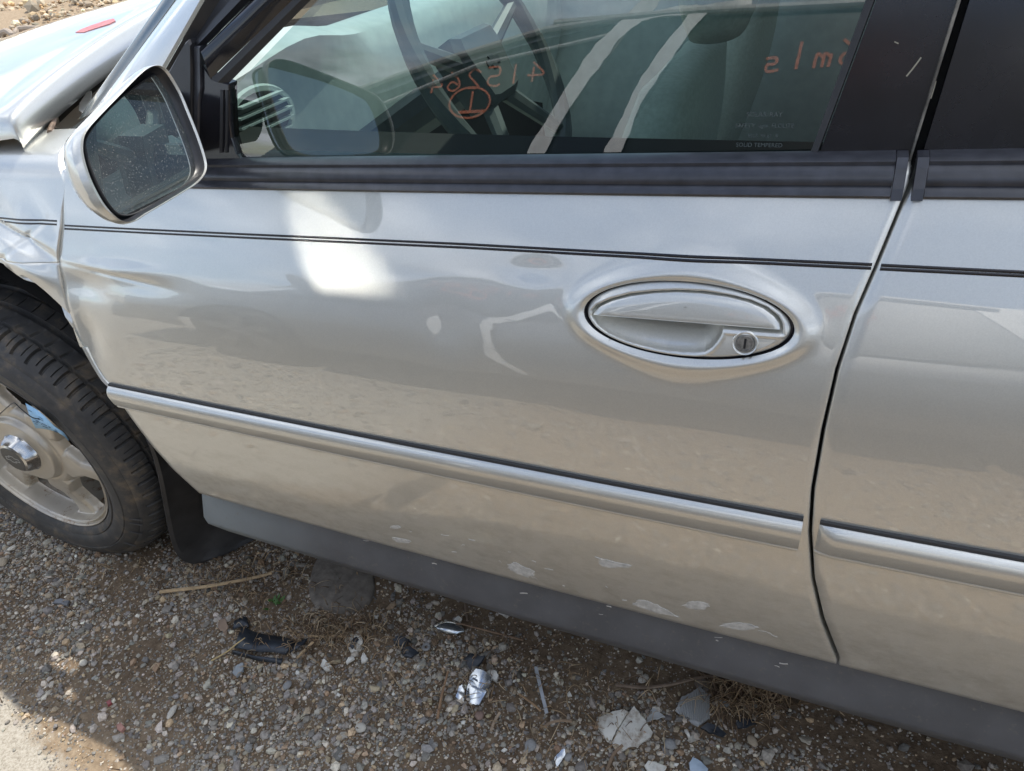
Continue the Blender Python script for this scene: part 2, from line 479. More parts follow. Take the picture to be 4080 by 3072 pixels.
def ground_mat():
    m, t, b = new_mat("dirt_ground")
    big = noise(t, 3.2, 6); fine = noise(t, 60, 8, rough=.7)
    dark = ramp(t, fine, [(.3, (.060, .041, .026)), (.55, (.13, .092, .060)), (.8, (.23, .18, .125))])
    pale = ramp(t, fine, [(.3, (.19, .135, .085)), (.7, (.42, .33, .225))])
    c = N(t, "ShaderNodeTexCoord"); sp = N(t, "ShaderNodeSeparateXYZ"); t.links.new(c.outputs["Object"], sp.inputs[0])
    # soil is pale in the lane and the open yard, darker beside and under the car
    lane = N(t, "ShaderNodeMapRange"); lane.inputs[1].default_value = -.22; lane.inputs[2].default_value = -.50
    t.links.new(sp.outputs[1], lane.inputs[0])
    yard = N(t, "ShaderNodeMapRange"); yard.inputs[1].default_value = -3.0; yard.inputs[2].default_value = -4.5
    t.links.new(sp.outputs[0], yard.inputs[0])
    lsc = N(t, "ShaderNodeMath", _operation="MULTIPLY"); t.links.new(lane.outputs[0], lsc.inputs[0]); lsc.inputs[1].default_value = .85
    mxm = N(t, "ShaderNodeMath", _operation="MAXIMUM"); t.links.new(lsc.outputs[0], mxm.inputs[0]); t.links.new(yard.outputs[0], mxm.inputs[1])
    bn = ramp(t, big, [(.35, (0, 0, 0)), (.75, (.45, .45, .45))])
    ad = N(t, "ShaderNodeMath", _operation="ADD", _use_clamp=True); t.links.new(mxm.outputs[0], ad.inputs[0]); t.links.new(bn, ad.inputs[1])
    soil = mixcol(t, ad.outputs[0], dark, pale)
    # bare pale crust at the edge of the lane, lower left
    A_, B_ = at_z(0, 1484)[:2], at_z(150, 1676)[:2]; e_ = (B_ - A_) / np.linalg.norm(B_ - A_); n_ = np.array([e_[1], -e_[0]]); n_ = n_ if n_[1] < 0 else -n_
    dt = N(t, "ShaderNodeVectorMath", _operation="DOT_PRODUCT"); t.links.new(c.outputs["Object"], dt.inputs[0]); dt.inputs[1].default_value = (n_[0], n_[1], 0)
    wob = N(t, "ShaderNodeMath", _operation="MULTIPLY_ADD"); t.links.new(noise(t, 22, 7, rough=.65), wob.inputs[0]); wob.inputs[1].default_value = .11; t.links.new(dt.outputs["Value"], wob.inputs[2])
    mk = N(t, "ShaderNodeMapRange"); d0 = float(A_ @ n_) + .055; mk.inputs[1].default_value = d0 - .012; mk.inputs[2].default_value = d0 + .016
    t.links.new(wob.outputs[0], mk.inputs[0])
    far_ = N(t, "ShaderNodeMapRange"); far_.inputs[1].default_value = -.85; far_.inputs[2].default_value = -1.15; t.links.new(sp.outputs[0], far_.inputs[0])
    mk2 = N(t, "ShaderNodeMath", _operation="MULTIPLY"); t.links.new(mk.outputs[0], mk2.inputs[0]); t.links.new(far_.outputs[0], mk2.inputs[1])
    crust = ramp(t, noise(t, 210, 7, rough=.75), [(.30, (.17, .145, .11)), (.5, (.37, .335, .275)), (.75, (.50, .465, .40))])
    t.links.new(mixcol(t, mk2.outputs[0], soil, crust), b.inputs["Base Color"])
    b.inputs["Roughness"].default_value = .95; b.inputs["Specular IOR Level"].default_value = .2
    bump(t, b, noise(t, 150, 6, rough=.7), .6, .004)
    return m
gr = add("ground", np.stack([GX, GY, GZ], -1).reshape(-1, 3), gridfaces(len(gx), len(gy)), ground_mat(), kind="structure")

edge = [at_z(q[0], q[1], .008)[:2] for q in [(-120, 1390), (-60, 1440), (0, 1478), (22, 1500), (45, 1520), (52, 1545), (75, 1560), (98, 1590), (100, 1612), (122, 1630), (130, 1655), (160, 1680), (190, 1720), (260, 1770)]]
pad_poly = [tuple(p) for p in edge] + [(edge[-1][0] + .1, -1.25), (-3.6, -1.30), (-3.6, edge[0][1] + .02)]
PADP = np.array(pad_poly)

# pebbles: many small stones, one mesh
ico = bmesh.new(); bmesh.ops.create_icosphere(ico, subdivisions=1, radius=1.0)
ICO_V = np.array([v.co[:] for v in ico.verts]); ICO_F = np.array([[v.index for v in f.verts] for f in ico.faces]); ico.free()
STONE_COLS = np.array([(.22, .21, .195), (.29, .28, .26), (.15, .148, .142), (.38, .355, .315), (.31, .265, .20), (.24, .175, .12), (.46, .435, .385), (.19, .195, .20), (.37, .29, .20), (.11, .10, .09), (.56, .53, .48)])
STONE_P = np.array([.20, .20, .14, .10, .10, .07, .05, .06, .04, .03, .01])
OCT_V = np.array([(1, 0, 0), (-1, 0, 0), (0, 1, 0), (0, -1, 0), (0, 0, 1), (0, 0, -1)], float)
OCT_F = np.array([(0, 2, 4), (2, 1, 4), (1, 3, 4), (3, 0, 4), (2, 0, 5), (1, 2, 5), (3, 1, 5), (0, 3, 5)])
def pebbles(name, x, y, r, zfn, kind="stuff", flat=.62, label=None, cat=None, small=False, tint=(1.06, 1.0, .91)):
    ICO_V, ICO_F = (OCT_V, OCT_F) if small else (globals()["ICO_V"], globals()["ICO_F"])
    n = len(x); nv = len(ICO_V)
    s = r[:, None] * np.stack([RNG.uniform(.75, 1.35, n), RNG.uniform(.7, 1.1, n), RNG.uniform(.45, .85, n) * flat / .62], -1)
    jit = 1 + RNG.normal(0, .17, (n, nv))
    V = ICO_V[None] * jit[..., None] * s[:, None, :]
    az = RNG.uniform(0, 2 * np.pi, n); ti = RNG.normal(0, .25, n)
    ca, sa, ct, st = np.cos(az), np.sin(az), np.cos(ti), np.sin(ti)
    X, Y, Z = V[..., 0], V[..., 1], V[..., 2]
    Y, Z = Y * ct[:, None] - Z * st[:, None], Y * st[:, None] + Z * ct[:, None]
    X, Y = X * ca[:, None] - Y * sa[:, None], X * sa[:, None] + Y * ca[:, None]
    z0 = zfn(x, y) + s[:, 2] * RNG.uniform(.05, .75, n)
    V = np.stack([X + x[:, None], Y + y[:, None], Z + z0[:, None]], -1).reshape(-1, 3)
    Fc = (ICO_F[None] + (np.arange(n) * nv)[:, None, None]).reshape(-1, 3)
    me = bpy.data.meshes.new(name); me.vertices.add(len(V)); me.vertices.foreach_set("co", V.ravel())
    me.loops.add(Fc.size); me.loops.foreach_set("vertex_index", Fc.ravel().astype(np.int32))
    me.polygons.add(len(Fc)); me.polygons.foreach_set("loop_start", np.arange(0, Fc.size, 3, dtype=np.int32))
    me.update(calc_edges=True)
    me.shade_flat()
    col = STONE_COLS[RNG.choice(len(STONE_COLS), n, p=STONE_P)] * RNG.uniform(.85, 1.55, (n, 1)) * (1 + RNG.normal(0, .02, (n, 3))) * np.array(tint)
    at = me.attributes.new("col", "FLOAT_COLOR", "POINT")
    at.data.foreach_set("color", np.concatenate([np.repeat(np.clip(col, .02, .8), nv, 0), np.ones((n * nv, 1))], 1).ravel())
    me.materials.append(PEBBLE)
    o = bpy.data.objects.new(name, me); link(o)
    if kind: o["kind"] = kind
    if label: o["label"] = label; o["category"] = cat
    return o
def scatter(n, x0, x1, y0, y1, dens=None):
    x = RNG.uniform(x0, x1, n); y = RNG.uniform(y0, y1, n)
    if dens is not None:
        k = RNG.uniform(0, 1, n) < dens(x, y); x, y = x[k], y[k]
    return x, y
BARE = np.array([at_z(*q)[:2] for q in [(900, 1235), (960, 1340), (1130, 1385), (1260, 1450), (1420, 1480), (1600, 1570), (1740, 1600), (1860, 1650), (1960, 1740), (2500, 1900), (2600, 1500), (1700, 1300), (1200, 1180)]])
def dens_near(x, y):
    d = np.clip(.75 + vnoise(x * 5, y * 5, 21, 2) * .9, .08, 1)
    d = d * np.clip(.10 + poly_sdf(np.stack([x, y], 1), BARE) / .05, .10, 1)
    sdp = poly_sdf(np.stack([x, y], 1), PADP)
    return d * np.clip(.03 + (sdp + .035) / .09, .03, 1)
x, y = scatter(62000, -2.2, .75, -.55, .42, dens_near)
r = np.clip(RNG.lognormal(math.log(.0031), .46, len(x)), .0014, .0105)
pebbles("gravel", x, y, r, gheight)
x, y = scatter(120000, -2.0, .75, -.52, .42, lambda a, b: np.clip(dens_near(a, b) * .8 + .22, 0, 1) * (poly_sdf(np.stack([a, b], 1), PADP) > -.02))
r = np.clip(RNG.lognormal(math.log(.0018), .35, len(x)), .0009, .004)
pebbles("grit", x, y, r, gheight, small=True)
x, y = scatter(22000, .75, 2.4, -.55, .30)
r = np.clip(RNG.lognormal(math.log(.0042), .44, len(x)), .002, .012)
pebbles("gravel", x, y, r, gheight)
x, y = scatter(11000, -3.2, 2.4, -1.5, -.5)
r = np.clip(RNG.lognormal(math.log(.006), .5, len(x)), .003, .03)
pebbles("gravel", x, y, r, gheight)
b0 = math.atan2(*(ray(-60, 60)[[1, 0]])); b1 = math.atan2(*(ray(420, 0)[[1, 0]]))
be = RNG.uniform(min(b0, b1), max(b0, b1), 16000); di = 5 + 27 * RNG.uniform(0, 1, 16000) ** .75
xx = CAM[0] + np.cos(be) * di; yy = CAM[1] + np.sin(be) * di
rr = np.clip(RNG.lognormal(math.log(.0013), .62, 16000), .0005, .0075) * di
pebbles("rubble", xx, yy, rr, gheight, flat=.8, tint=(1.45, 1.22, .92))

# ================================================================== THE SILVER CAR
car = thing("silver_sedan", (0, 0, 0), "silver four-door sedan with oval door handle and crumpled front fender filling the view", "car")

def interp_curve(pix):
    q = [xw(*p) for p in pix]; q.sort(key=lambda t: t[1])
    a = np.array(q); return lambda w: np.interp(w, a[:, 1], a[:, 0])
door_front = interp_curve([(136, 455), (135, 488), (128, 560), (140, 640), (175, 750), (240, 838), (285, 905), (330, 965), (375, 1015), (430, 1065)])
door_rear = interp_curve([(1958, 400), (1945, 430), (1885, 576), (1840, 680), (1800, 800), (1770, 930), (1748, 1060), (1743, 1150), (1750, 1250), (1770, 1340), (1806, 1430)])
rdoor_front = interp_curve([(1978, 400), (1960, 432), (1900, 577), (1855, 680), (1816, 800), (1786, 930), (1763, 1060), (1757, 1150), (1763, 1250), (1783, 1335), (1818, 1424)])
W_BOT, W_TOP = .374, .955
def _cr(x, y): return xw(x * .28197 + 1165.7, y * .28197 + 515.0)
_hp = np.array([_cr(*q) for q in [(340, 575), (370, 485), (460, 415), (600, 365), (800, 332), (1060, 322), (1300, 340), (1500, 380), (1700, 447), (1850, 543), (1920, 640), (1936, 720), (1905, 790), (1820, 852), (1700, 893), (1500, 922), (1250, 920), (1000, 895), (800, 855), (600, 790), (450, 718), (370, 648)]])
_c0 = _hp.mean(0); _q = (_hp - _c0) / .1
_k = np.linalg.lstsq(np.c_[_q[:, 0] ** 2, _q[:, 0] * _q[:, 1], _q[:, 1] ** 2, _q[:, 0], _q[:, 1]], np.ones(len(_q)), rcond=None)[0]
_A = np.array([[_k[0], _k[1] / 2], [_k[1] / 2, _k[2]]]); _ctr = -np.linalg.solve(_A, _k[3:] / 2); _s = 1 + _ctr @ _A @ _ctr
HC = _c0 + _ctr * .1
_Lt = np.linalg.cholesky(_A / _s).T / .1           # |Lt p| = 1 on the oval
_Li = np.linalg.inv(_Lt)
HX, HW = HC
def h_uv(x, w):
    dx, dw = x - HX, w - HW; return _Lt[0, 0] * dx + _Lt[0, 1] * dw, _Lt[1, 0] * dx + _Lt[1, 1] * dw
def h_xw(u, v_): return HX + _Li[0, 0] * u + _Li[0, 1] * v_, HW + _Li[1, 0] * u + _Li[1, 1] * v_
def hell(x, w):
    u, v_ = h_uv(x, w); r_ = np.sqrt(u * u + v_ * v_); ln = np.sqrt((x - HX) ** 2 + (w - HW) ** 2)
    return r_, (r_ - 1) * ln / np.maximum(r_, 1e-6)
def handle_ridge(x, w):
    r_, d = hell(x, w)
    return np.where(d < .007, .0055 * np.exp(-((d - .007) / .0055) ** 2), .0055 * np.exp(-((d - .007) / .0125) ** 2))
def dents(x, w):
    """outward displacement of the skin (negative = pushed in)"""
    e = 0.0
    # creases low on the front edge of the door, pushed in by the fender
    e = e - .0062 * np.exp(-((x + 1.09) / .055) ** 2 - ((w - .79) / .022) ** 2)
    e = e + .0032 * np.exp(-((x + 1.02) / .10) ** 2 - ((w - .822) / .010) ** 2)
    e = e - .0026 * np.exp(-((x + .95) / .07) ** 2 - ((w - .80) / .014) ** 2)
    e = e - .006 * np.exp(-((x + 1.11) / .025) ** 2 - ((w - .70) / .05) ** 2)
    # a shallow ding mid-door and hand-wide waves that break up reflections
    e = e - .0016 * np.exp(-((x + .44) / .03) ** 2 - ((w - .79) / .03) ** 2) - .0012 * np.exp(-((x + .33) / .035) ** 2 - ((w - .86) / .014) ** 2)
    e = e - .0022 * np.maximum(0, 1 - np.abs((w - .815) + .10 * (x + 1.05)) / .006) * np.exp(-((x + 1.03) / .09) ** 2) + .0012 * vnoise(x * 26, w * 34, 37, 2) * np.exp(-((x + 1.06) / .07) ** 2 - ((w - .79) / .06) ** 2)
    e = e + .0005 * vnoise(x * 5 + 3, w * 7, 31, 2)
    return e
def skin(x, w, extra):
    z = Zc(x, w); return np.stack([x, F(x, z) - extra, z], -1)

def panel(name, xl, xr, us, ws_, extra, parent, mat, keep=None, snap=None, ret=.028, edges="lrtb"):
    """body panel with rolled edges: us in 0..1 across, ws_ heights"""
    us = np.asarray(us); ws_ = np.asarray(ws_)
    U = np.concatenate([[0], us, [1]]) if True else us
    Xg = np.stack([xl(w) + (xr(w) - xl(w)) * U for w in ws_]); Wg = np.repeat(ws_[:, None], len(U), 1)
    if snap: Xg, Wg = snap(Xg, Wg)
    P = skin(Xg, Wg, extra(Xg, Wg))
    # rolled vertical edges
    def roll(P_, ax_edge):
        a = P_[:, 0] if ax_edge == "l" else P_[:, -1]
        s = -1 if ax_edge == "l" else 1
        a1 = a + np.array([s * .0012, .0010, 0]); a2 = a + np.array([s * .0018, .0035, 0]); a3 = a + np.array([s * .0012, ret, 0])
        return (a1, a2, a3)
    P = P[:, 1:-1]
    L1, L2, L3 = roll(P, "l"); R1, R2, R3 = roll(P, "r")
    P = np.concatenate([L3[:, None], L2[:, None], L1[:, None], P, R1[:, None], R2[:, None], R3[:, None]], 1)
    bt = P[0]; rows = [bt + np.array([0, ret * .8, .0]), bt + np.array([0, .003, -.0016]), bt + np.array([0, .0008, -.001])]
    tp = P[-1]
    P = np.concatenate([np.stack(rows), P, (tp + np.array([0, .02, .004]))[None]], 0)
    nv, nu = P.shape[:2]
    kp = None
    if keep is not None:
        flags = np.ones((nv, nu), bool); flags[3:-1, 3:-3] = keep(Xg[:, 1:-1], Wg[:, 1:-1]); fl = flags.ravel()
        kp = lambda q: fl[list(q)].all()
    o = add(name, P.reshape(-1, 3), gridfaces(nu, nv, keep=kp), mat, parent)
    return o
def dense(a, b, step, lo, hi, fine):
    out = []; t = a
    while t < b - 1e-9:
        out.append(t); t += fine if lo - step < t < hi else step
    out.append(b); return np.array(out)

# ---- front door skin
L_ = 1.09
us = dense(0, 1, .0075, .70, .985, .0019)
wsd = dense(W_BOT, W_TOP, .006, .765, .885, .0018)
def door_snap(Xg, Wg):
    r_, d = hell(Xg, Wg); m = (r_ > .945) & (r_ < 1.0)
    k = np.where(m, 1.0 / np.maximum(r_, 1e-6), 1)
    u, v_ = h_uv(Xg, Wg); X2, W2 = h_xw(u * k, v_ * k)
    return np.where(m, X2, Xg), np.where(m, W2, Wg)
front_door = panel("front_door", door_front, door_rear, us, wsd, lambda x, w: dents(x, w) + handle_ridge(x, w), car, PAINT,
                   keep=lambda x, w: hell(x, w)[0] > .97, snap=door_snap)
# ---- rear door skin and rear quarter (the rest of the flank goes on beyond the frame)
rear_door = panel("rear_door", rdoor_front, lambda w: 1.06 - .18 * max(0, .62 - w), np.linspace(0, 1, 90), np.linspace(W_BOT, W_TOP, 100), lambda x, w: .0006 * vnoise(x * 4 + 9, w * 6, 44, 2), car, PAINT)
def arch_r(w): return 1.27 + math.sqrt(max(0, .36 ** 2 - (max(w, .33) - .33) ** 2)) if w < .69 else 1.075
rear_quarter = panel("rear_quarter", arch_r, lambda w: 2.35, np.linspace(0, 1, 30), np.linspace(.30, W_TOP, 60), lambda x, w: 0 * x, car, PAINT)

# ---- front fender with crushed arch
fend_right = interp_curve([(150, 300), (141, 400), (133, 455), (132, 488), (125, 560), (137, 640), (172, 748), (189, 775)])
arch_pts = np.array([xw(*p) for p in [(-60, 548), (0, 566), (41, 586), (81, 615), (114, 646), (138, 680), (163, 716), (181, 752)]])
arch_pts = arch_pts[np.argsort(arch_pts[:, 1])]
AW_TOP = arch_pts[-1, 1]
def fend_left(w):
    if w < AW_TOP: return float(np.interp(w, arch_pts[:, 1], arch_pts[:, 0]))
    return -2.42
def fend_extra(x, w):
    k = np.exp(-((w - .84) / .05) ** 2) * np.clip((x + 1.62) / .2, 0, 1)
    e = .013 * k * vnoise(x * 9 + 2, w * 14 + x * 6, 61, 2)
    # folded crease running down and rearwards, and the belly pushed out over the wheel
    dline = (w - .868) + .26 * (x + 1.28)
    e = e - .013 * np.maximum(0, 1 - np.abs(dline) / .014) * np.clip((-1.13 - x) / .08, 0, 1) * (x > -1.75)
    e = e + .010 * np.exp(-((dline + .035) / .022) ** 2) * np.clip((-1.13 - x) / .08, 0, 1) * (x > -1.75)
    d2 = (w - .755) + .9 * (x + 1.17)
    e = e - .007 * np.maximum(0, 1 - np.abs(d2) / .009) * (w < .80)
    d3 = (w - .835) - .55 * (x + 1.25)
    e = e - .003 * np.maximum(0, 1 - np.abs(d3) / .010) * np.clip((-1.15 - x) / .05, 0, 1) * (x > -1.7)
    return e
fw_low = np.linspace(arch_pts[0, 1] + .001, AW_TOP - .0005, 46)
fender = panel("front_fender", fend_left, fend_right, np.linspace(0, 1, 40), fw_low, fend_extra, car, PAINT, ret=.02)
PAINTF = PAINT
fw_hi = np.concatenate([np.linspace(AW_TOP - .0004, .955, 46), np.linspace(.957, .990, 16)])
us_f = 1 - np.linspace(0, 1, 260)[::-1] ** 1.8
fender2 = panel("fender_top", lambda w: -2.42, lambda w: float(fend_right(w)), np.sort(us_f), fw_hi, fend_extra, car, PAINT, ret=.02)
# front half of the wheel arch, out of the frame
fender3 = panel("fender_nose", lambda w: -2.42, lambda w: -1.547 - math.sqrt(max(0, .37 ** 2 - (w - .325) ** 2)) if w < .69 else -1.66, np.linspace(0, 1, 20), np.linspace(.25, AW_TOP, 30), lambda x, w: 0 * x, car, PAINT)
# bright inner lip at the foot of the fender
lip = MB(); lp = [on(182, 752) + [.0, .004, 0], on(203, 790) + [0, .004, 0], on(222, 818) + [0, .003, 0], on(236, 833) + [0, .003, 0]]
lip.tube(curve_pts(lp, 6), .0065, 8)
lip.build("fender_lip", PAINT, car, smooth=True)

# ---- dark structure behind the gaps, floor, firewall, wheel well
jb = MB()
for (x0, x1) in ((-1.03, .99),):
    jb.sweep([[(x, F(x, z) + dd, z) for z, dd in ((.24, .10), (.40, .035), (.60, .035), (.80, .045), (.94, .05), (.95, .10))] for x in np.linspace(x0, x1, 30)], caps=False)
jb.build("door_jamb", DARK, car, smooth=True, norm=False)
fl = MB(); fl.box((0.1, .91, .26), (1.05, .80, .03)); fl.box((-1.13, .91, .56), (.02, .72, .34)); fl.box((1.75, .91, .55), (.55, .72, .25))
fl.box((-1.75, .91, .56), (.56, .52, .20))
fl.box((-1.08, .91, .60), (.15, .70, .30)); fl.build("floor_pan", DARK, car)  # this box is added to stop sun leaking through the cowl gap
well = MB()
well.sweep([[(-1.547 + math.cos(a) * .40, yy, .325 + math.sin(a) * .40) for a in np.linspace(-.35, math.pi + .3, 26)] for yy in (.09, .40)], caps=False)
well.sweep([[(-1.547 + math.cos(a) * rr_, .40, .325 + math.sin(a) * rr_) for a in np.linspace(-.35, math.pi + .3, 26)] for rr_ in (.40, .01)], caps=False)
well.build("wheel_well", DARK, car, norm=False)

# ---- pin stripes, two thin black lines
def stripe(parent, pix, name="pin_stripe", wid=.0026, extra=None, x0=None, x1=None):
    pts = [xw(*p) for p in pix]
    if x1 is not None: pts[-1] = (x1, pts[-2][1] + .0005)
    xs = np.array([p[0] for p in pts]); wv = np.array([p[1] for p in pts])
    k = np.argsort(xs); xs, wv = xs[k], wv[k]
    n = max(12, int((xs[-1] - xs[0]) / .008)); X = np.linspace(xs[0], xs[-1], n); Wm = np.interp(X, xs, wv)
    rows = [skin(X, Wm + d, (extra(X, Wm + d) if extra else 0 * X) + o) for d, o in ((-wid / 2, -.0004), (-wid / 2, .0003), (wid / 2, .0003), (wid / 2, -.0004))]
    V = np.stack(rows); return add(name, V.reshape(-1, 3), gridfaces(n, 4), GLOSSBLACK, parent)
dx_ = lambda x, w: dents(x, w) + handle_ridge(x, w)
stripe(front_door, [(139, 487), (700, 513.5), (1000, 527), (1300, 543.5), (1884, 571.5)], extra=dx_)
stripe(front_door, [(139, 494), (700, 521), (1000, 534.5), (1300, 551), (1882, 579.5)], extra=dx_)
re_ = lambda x, w: .0006 * vnoise(x * 4 + 9, w * 6, 44, 2)
stripe(rear_door, [(1903, 573), (2212, 588), (2400, 596)], extra=re_, x1=1.03); stripe(rear_door, [(1901, 581), (2212, 596), (2400, 604)], extra=re_, x1=1.03)
stripe(fender2, [(-200, 463), (0, 470), (126, 476)], extra=fend_extra); stripe(fender2, [(-200, 470), (0, 477), (126, 483.5)], extra=fend_extra)

# ---- side mouldings
def moulding(parent, x0, x1, extra, round_left=False):
    # profile: (w offset from the top edge downwards, outward)
    prof = [(.0, .000), (.0, .0050), (-.003, .0088), (-.009, .0118), (-.015, .0124), (-.022, .0112), (-.034, .0085), (-.0385, .0068), (-.0390, .0012), (-.0402, .0040), (-.0425, .0050), (-.0448, .0040), (-.0460, .0)]
    secs = []
    xs = list(np.linspace(x0, x1, 60))
    for i, xx in enumerate(xs):
        q = []
        for dw, o in prof:
            w_ = .608 + dw; z = Zc(xx, w_); q.append((xx, F(xx, z) - o - .0004, z))
        secs.append(q)
    if round_left:
        pre = []
        for k, (dxx, sc_) in enumerate(((.0, .25), (.004, .55), (.012, .86))):
            xx = x0 + dxx; q = []
            for dw, o in prof:
                w_ = .608 + dw; z = Zc(xx, w_); q.append((xx, F(xx, z) - o * sc_ - .0004, z))
            pre.append(q)
        secs = pre + [s for s in secs if s[0][0] > x0 + .016]
    b = MB(); b.sweep(secs); o = b.build("side_moulding", PAINT, parent, smooth=True, ang=50)
    g = MB(); g.sweep([[(xx, F(xx, Zc(xx, .6085 + dw)) - oo, Zc(xx, .6085 + dw)) for dw, oo in ((0, .0), (0, .0045), (.0030, .0040), (.0032, .0))] for xx in xs]); g.build("moulding_top_strip", RUBBER, parent, smooth=True)  # thin dark strip along the top edge of the moulding
    return o
moulding(front_door, float(door_front(.60)) + .002, float(door_rear(.59)) - .006, None)
moulding(rear_door, float(rdoor_front(.59)) + .004, 1.03, None, round_left=True)

# ---- belt line rubber
def belt(parent, x0, x1):
    prof = [(.937, -.004), (.936, .004), (.939, .0075), (.9435, .0060), (.945, .0030), (.9475, .0050), (.952, .0070), (.958, .0050), (.9605, .0015), (.964, .0035), (.9672, -.001), (.9675, -.016), (.940, -.016)]
    secs = [[(xx, F(xx, Zc(xx, min(w_, .945))) + max(0, w_ - .945) * .55 - o, Zc(xx, w_)) for w_, o in prof] for xx in np.linspace(x0, x1, 60)]
    b = MB(); b.sweep(secs); return b.build("belt_moulding", BELT, parent, smooth=True, ang=40)
belt(front_door, -.93, .004); belt(rear_door, .030, 1.02)
for (x0, x1, p_) in ((.0045, .0135, front_door), (.0205, .0295, rear_door)):
    b = MB(); b.sweep([[(xx, F(xx, Zc(xx, min(w_, .945))) + max(0, w_ - .945) * .55 - o, Zc(xx, w_)) for w_, o in ((.9365, -.004), (.9355, .0075), (.945, .0085), (.960, .0070), (.967, .0035), (.968, -.012))] for xx in (x0, x1)])
    o_ = b.build("belt_end_cap", BELT, p_)

# ---- rocker panel
rk = MB()
prof = [(.000, .40, .03), (.0, .372, .018), (.0, .358, .013), (.0, .302, -.008), (.0, .293, -.007), (.0, .240, .022), (.0, .230, .032), (.0, .230, .14), (0, .40, .14)]
secs = []
for i, xx in enumerate(np.linspace(-1.02, 1.0, 60)):
    secs.append([(xx, -.018 + .012 * (xx + .2) ** 2 + o, Zc(xx, z)) for _, z, o in prof])
s0 = secs[0]; ctr = np.mean(np.array(s0), 0)
secs = [[tuple(np.array(p) * .8 + ctr * .2 + [-.018, .012, 0]) for p in s0], [tuple(np.array(p) * .93 + ctr * .07 + [-.012, .003, 0]) for p in s0]] + secs
rk.sweep(secs); rocker = rk.build("rocker_panel", ROCKER, car, smooth=True, ang=28)

# ---- mud flap
fp = []
flap_edge = [(318, 950), (332, 985), (346, 1040), (357, 1100), (369, 1160), (382, 1195), (402, 1213), (430, 1216), (462, 1206), (500, 1190), (552, 1160)]
ys_f = [.015, .018, .020, .022, .024, .026, .034, .050, .075, .110, .165]
outer = [at_y(px, py, yv) for (px, py), yv in zip(flap_edge, ys_f)]
inner_px = [(398, 1000), (405, 1030), (418, 1060), (426, 1090), (440, 1115), (455, 1128), (475, 1133), (498, 1137), (520, 1140), (540, 1143), (570, 1150)]
ys_i = [.06, .065, .07, .075, .085, .095, .11, .125, .14, .155, .175]
inner = [at_y(px, py, yv) for (px, py), yv in zip(inner_px, ys_i)]
secs = []
for a, b_ in zip(outer, inner):
    a = np.array(a); b_ = np.array(b_); m = (a * .55 + b_ * .45) + np.array([-.006, 0, -.002]); e1 = a + (b_ - a) * .10 + np.array([.003, -.002, .0])
    secs.append([tuple(a + np.array([-.006, .004, 0])), tuple(a), tuple(e1), tuple(m), tuple(b_), tuple(b_ + (b_ - a) * .4 + np.array([0, .02, 0]))])
mf = MB()
V0 = curve = None
for k in range(6):
    pass
dense_secs = [curve_pts([s[k] for s in secs], 4) for k in range(6)]
mf.sweep([[dense_secs[k][i] for k in range(6)] for i in range(len(dense_secs[0]))], caps=False)
flap = mf.build("mud_flap", FLAP, car, smooth=True, norm=False)
sm = flap.modifiers.new("thick", "SOLIDIFY"); sm.thickness = .003; sm.offset = 0

# ---- door handle set into the oval
def cr(x, y): return xw(x * .28197 + 1165.7, y * .28197 + 515.0)
def to_skin(P2, out):
    P2 = np.asarray(P2, float); return skin(P2[:, 0], P2[:, 1], out)
gk = MB(); secs = []
for a in np.linspace(0, 2 * math.pi, 97):
    q = []
    for rr_, o in ((1.012, .0010), (1.0, -.0004), (.985, -.004), (.955, -.004), (.945, -.02)):
        x_, w_ = h_xw(rr_ * math.cos(a), rr_ * math.sin(a)); q.append(tuple(skin(np.array(x_), np.array(w_), o)))
    secs.append(q)
gk.sweep(secs, caps=False); gk.build("handle_gap_ring", GLOSSBLACK, front_door, smooth=True, norm=False)  # black ring painted for the shade in the gap around the bezel
paddle = np.array([cr(*p) for p in closed_curve([(414, 578), (425, 555), (470, 512), (560, 470), (700, 433), (880, 410), (1060, 402), (1250, 412), (1450, 440), (1600, 478), (1720, 528), (1800, 590), (1840, 645), (1846, 690)], 1)])
recess = np.array([cr(*p) for p in [(398, 590), (400, 545), (440, 500), (540, 455), (700, 412), (880, 393), (1060, 386), (1260, 394), (1460, 422), (1620, 462), (1750, 520), (1835, 590), (1866, 655), (1866, 728), (1408, 690), (1394, 735), (1360, 785), (1318, 832), (1270, 862), (1200, 872), (1090, 870), (960, 858), (800, 826), (640, 776), (520, 722), (440, 660)]])
gu = np.linspace(-1, 1, 230); gv = np.linspace(-1, 1, 110)
UU, VV = np.meshgrid(gu, gv)
# map the square to the disc
du = UU * np.sqrt(1 - VV ** 2 / 2); dv = VV * np.sqrt(1 - UU ** 2 / 2)
RB = .965
bx_, bw_ = h_xw(RB * du, RB * dv)
rr_, dd_ = hell(bx_, bw_)
sd = poly_sdf(np.stack([bx_.ravel(), bw_.ravel()], 1), recess).reshape(bx_.shape)
depth = -.0015 + .0035 * np.clip((RB - rr_) / .08, 0, 1) ** .5 + .0012 * (1 - rr_ ** 2)
ins = np.clip(-sd, 0, 1)
bowl = np.minimum(.030, .0055 * (1 - np.exp(-ins / .0012)) + 1.25 * ins)
lipb = .0012 * np.exp(-((sd - .0022) / .0018) ** 2)
P = skin(bx_, bw_, depth + lipb - np.where(sd < 0, bowl, 0))
bez = add("handle_bezel", P.reshape(-1, 3), gridfaces(230, 110), PAINT, front_door)
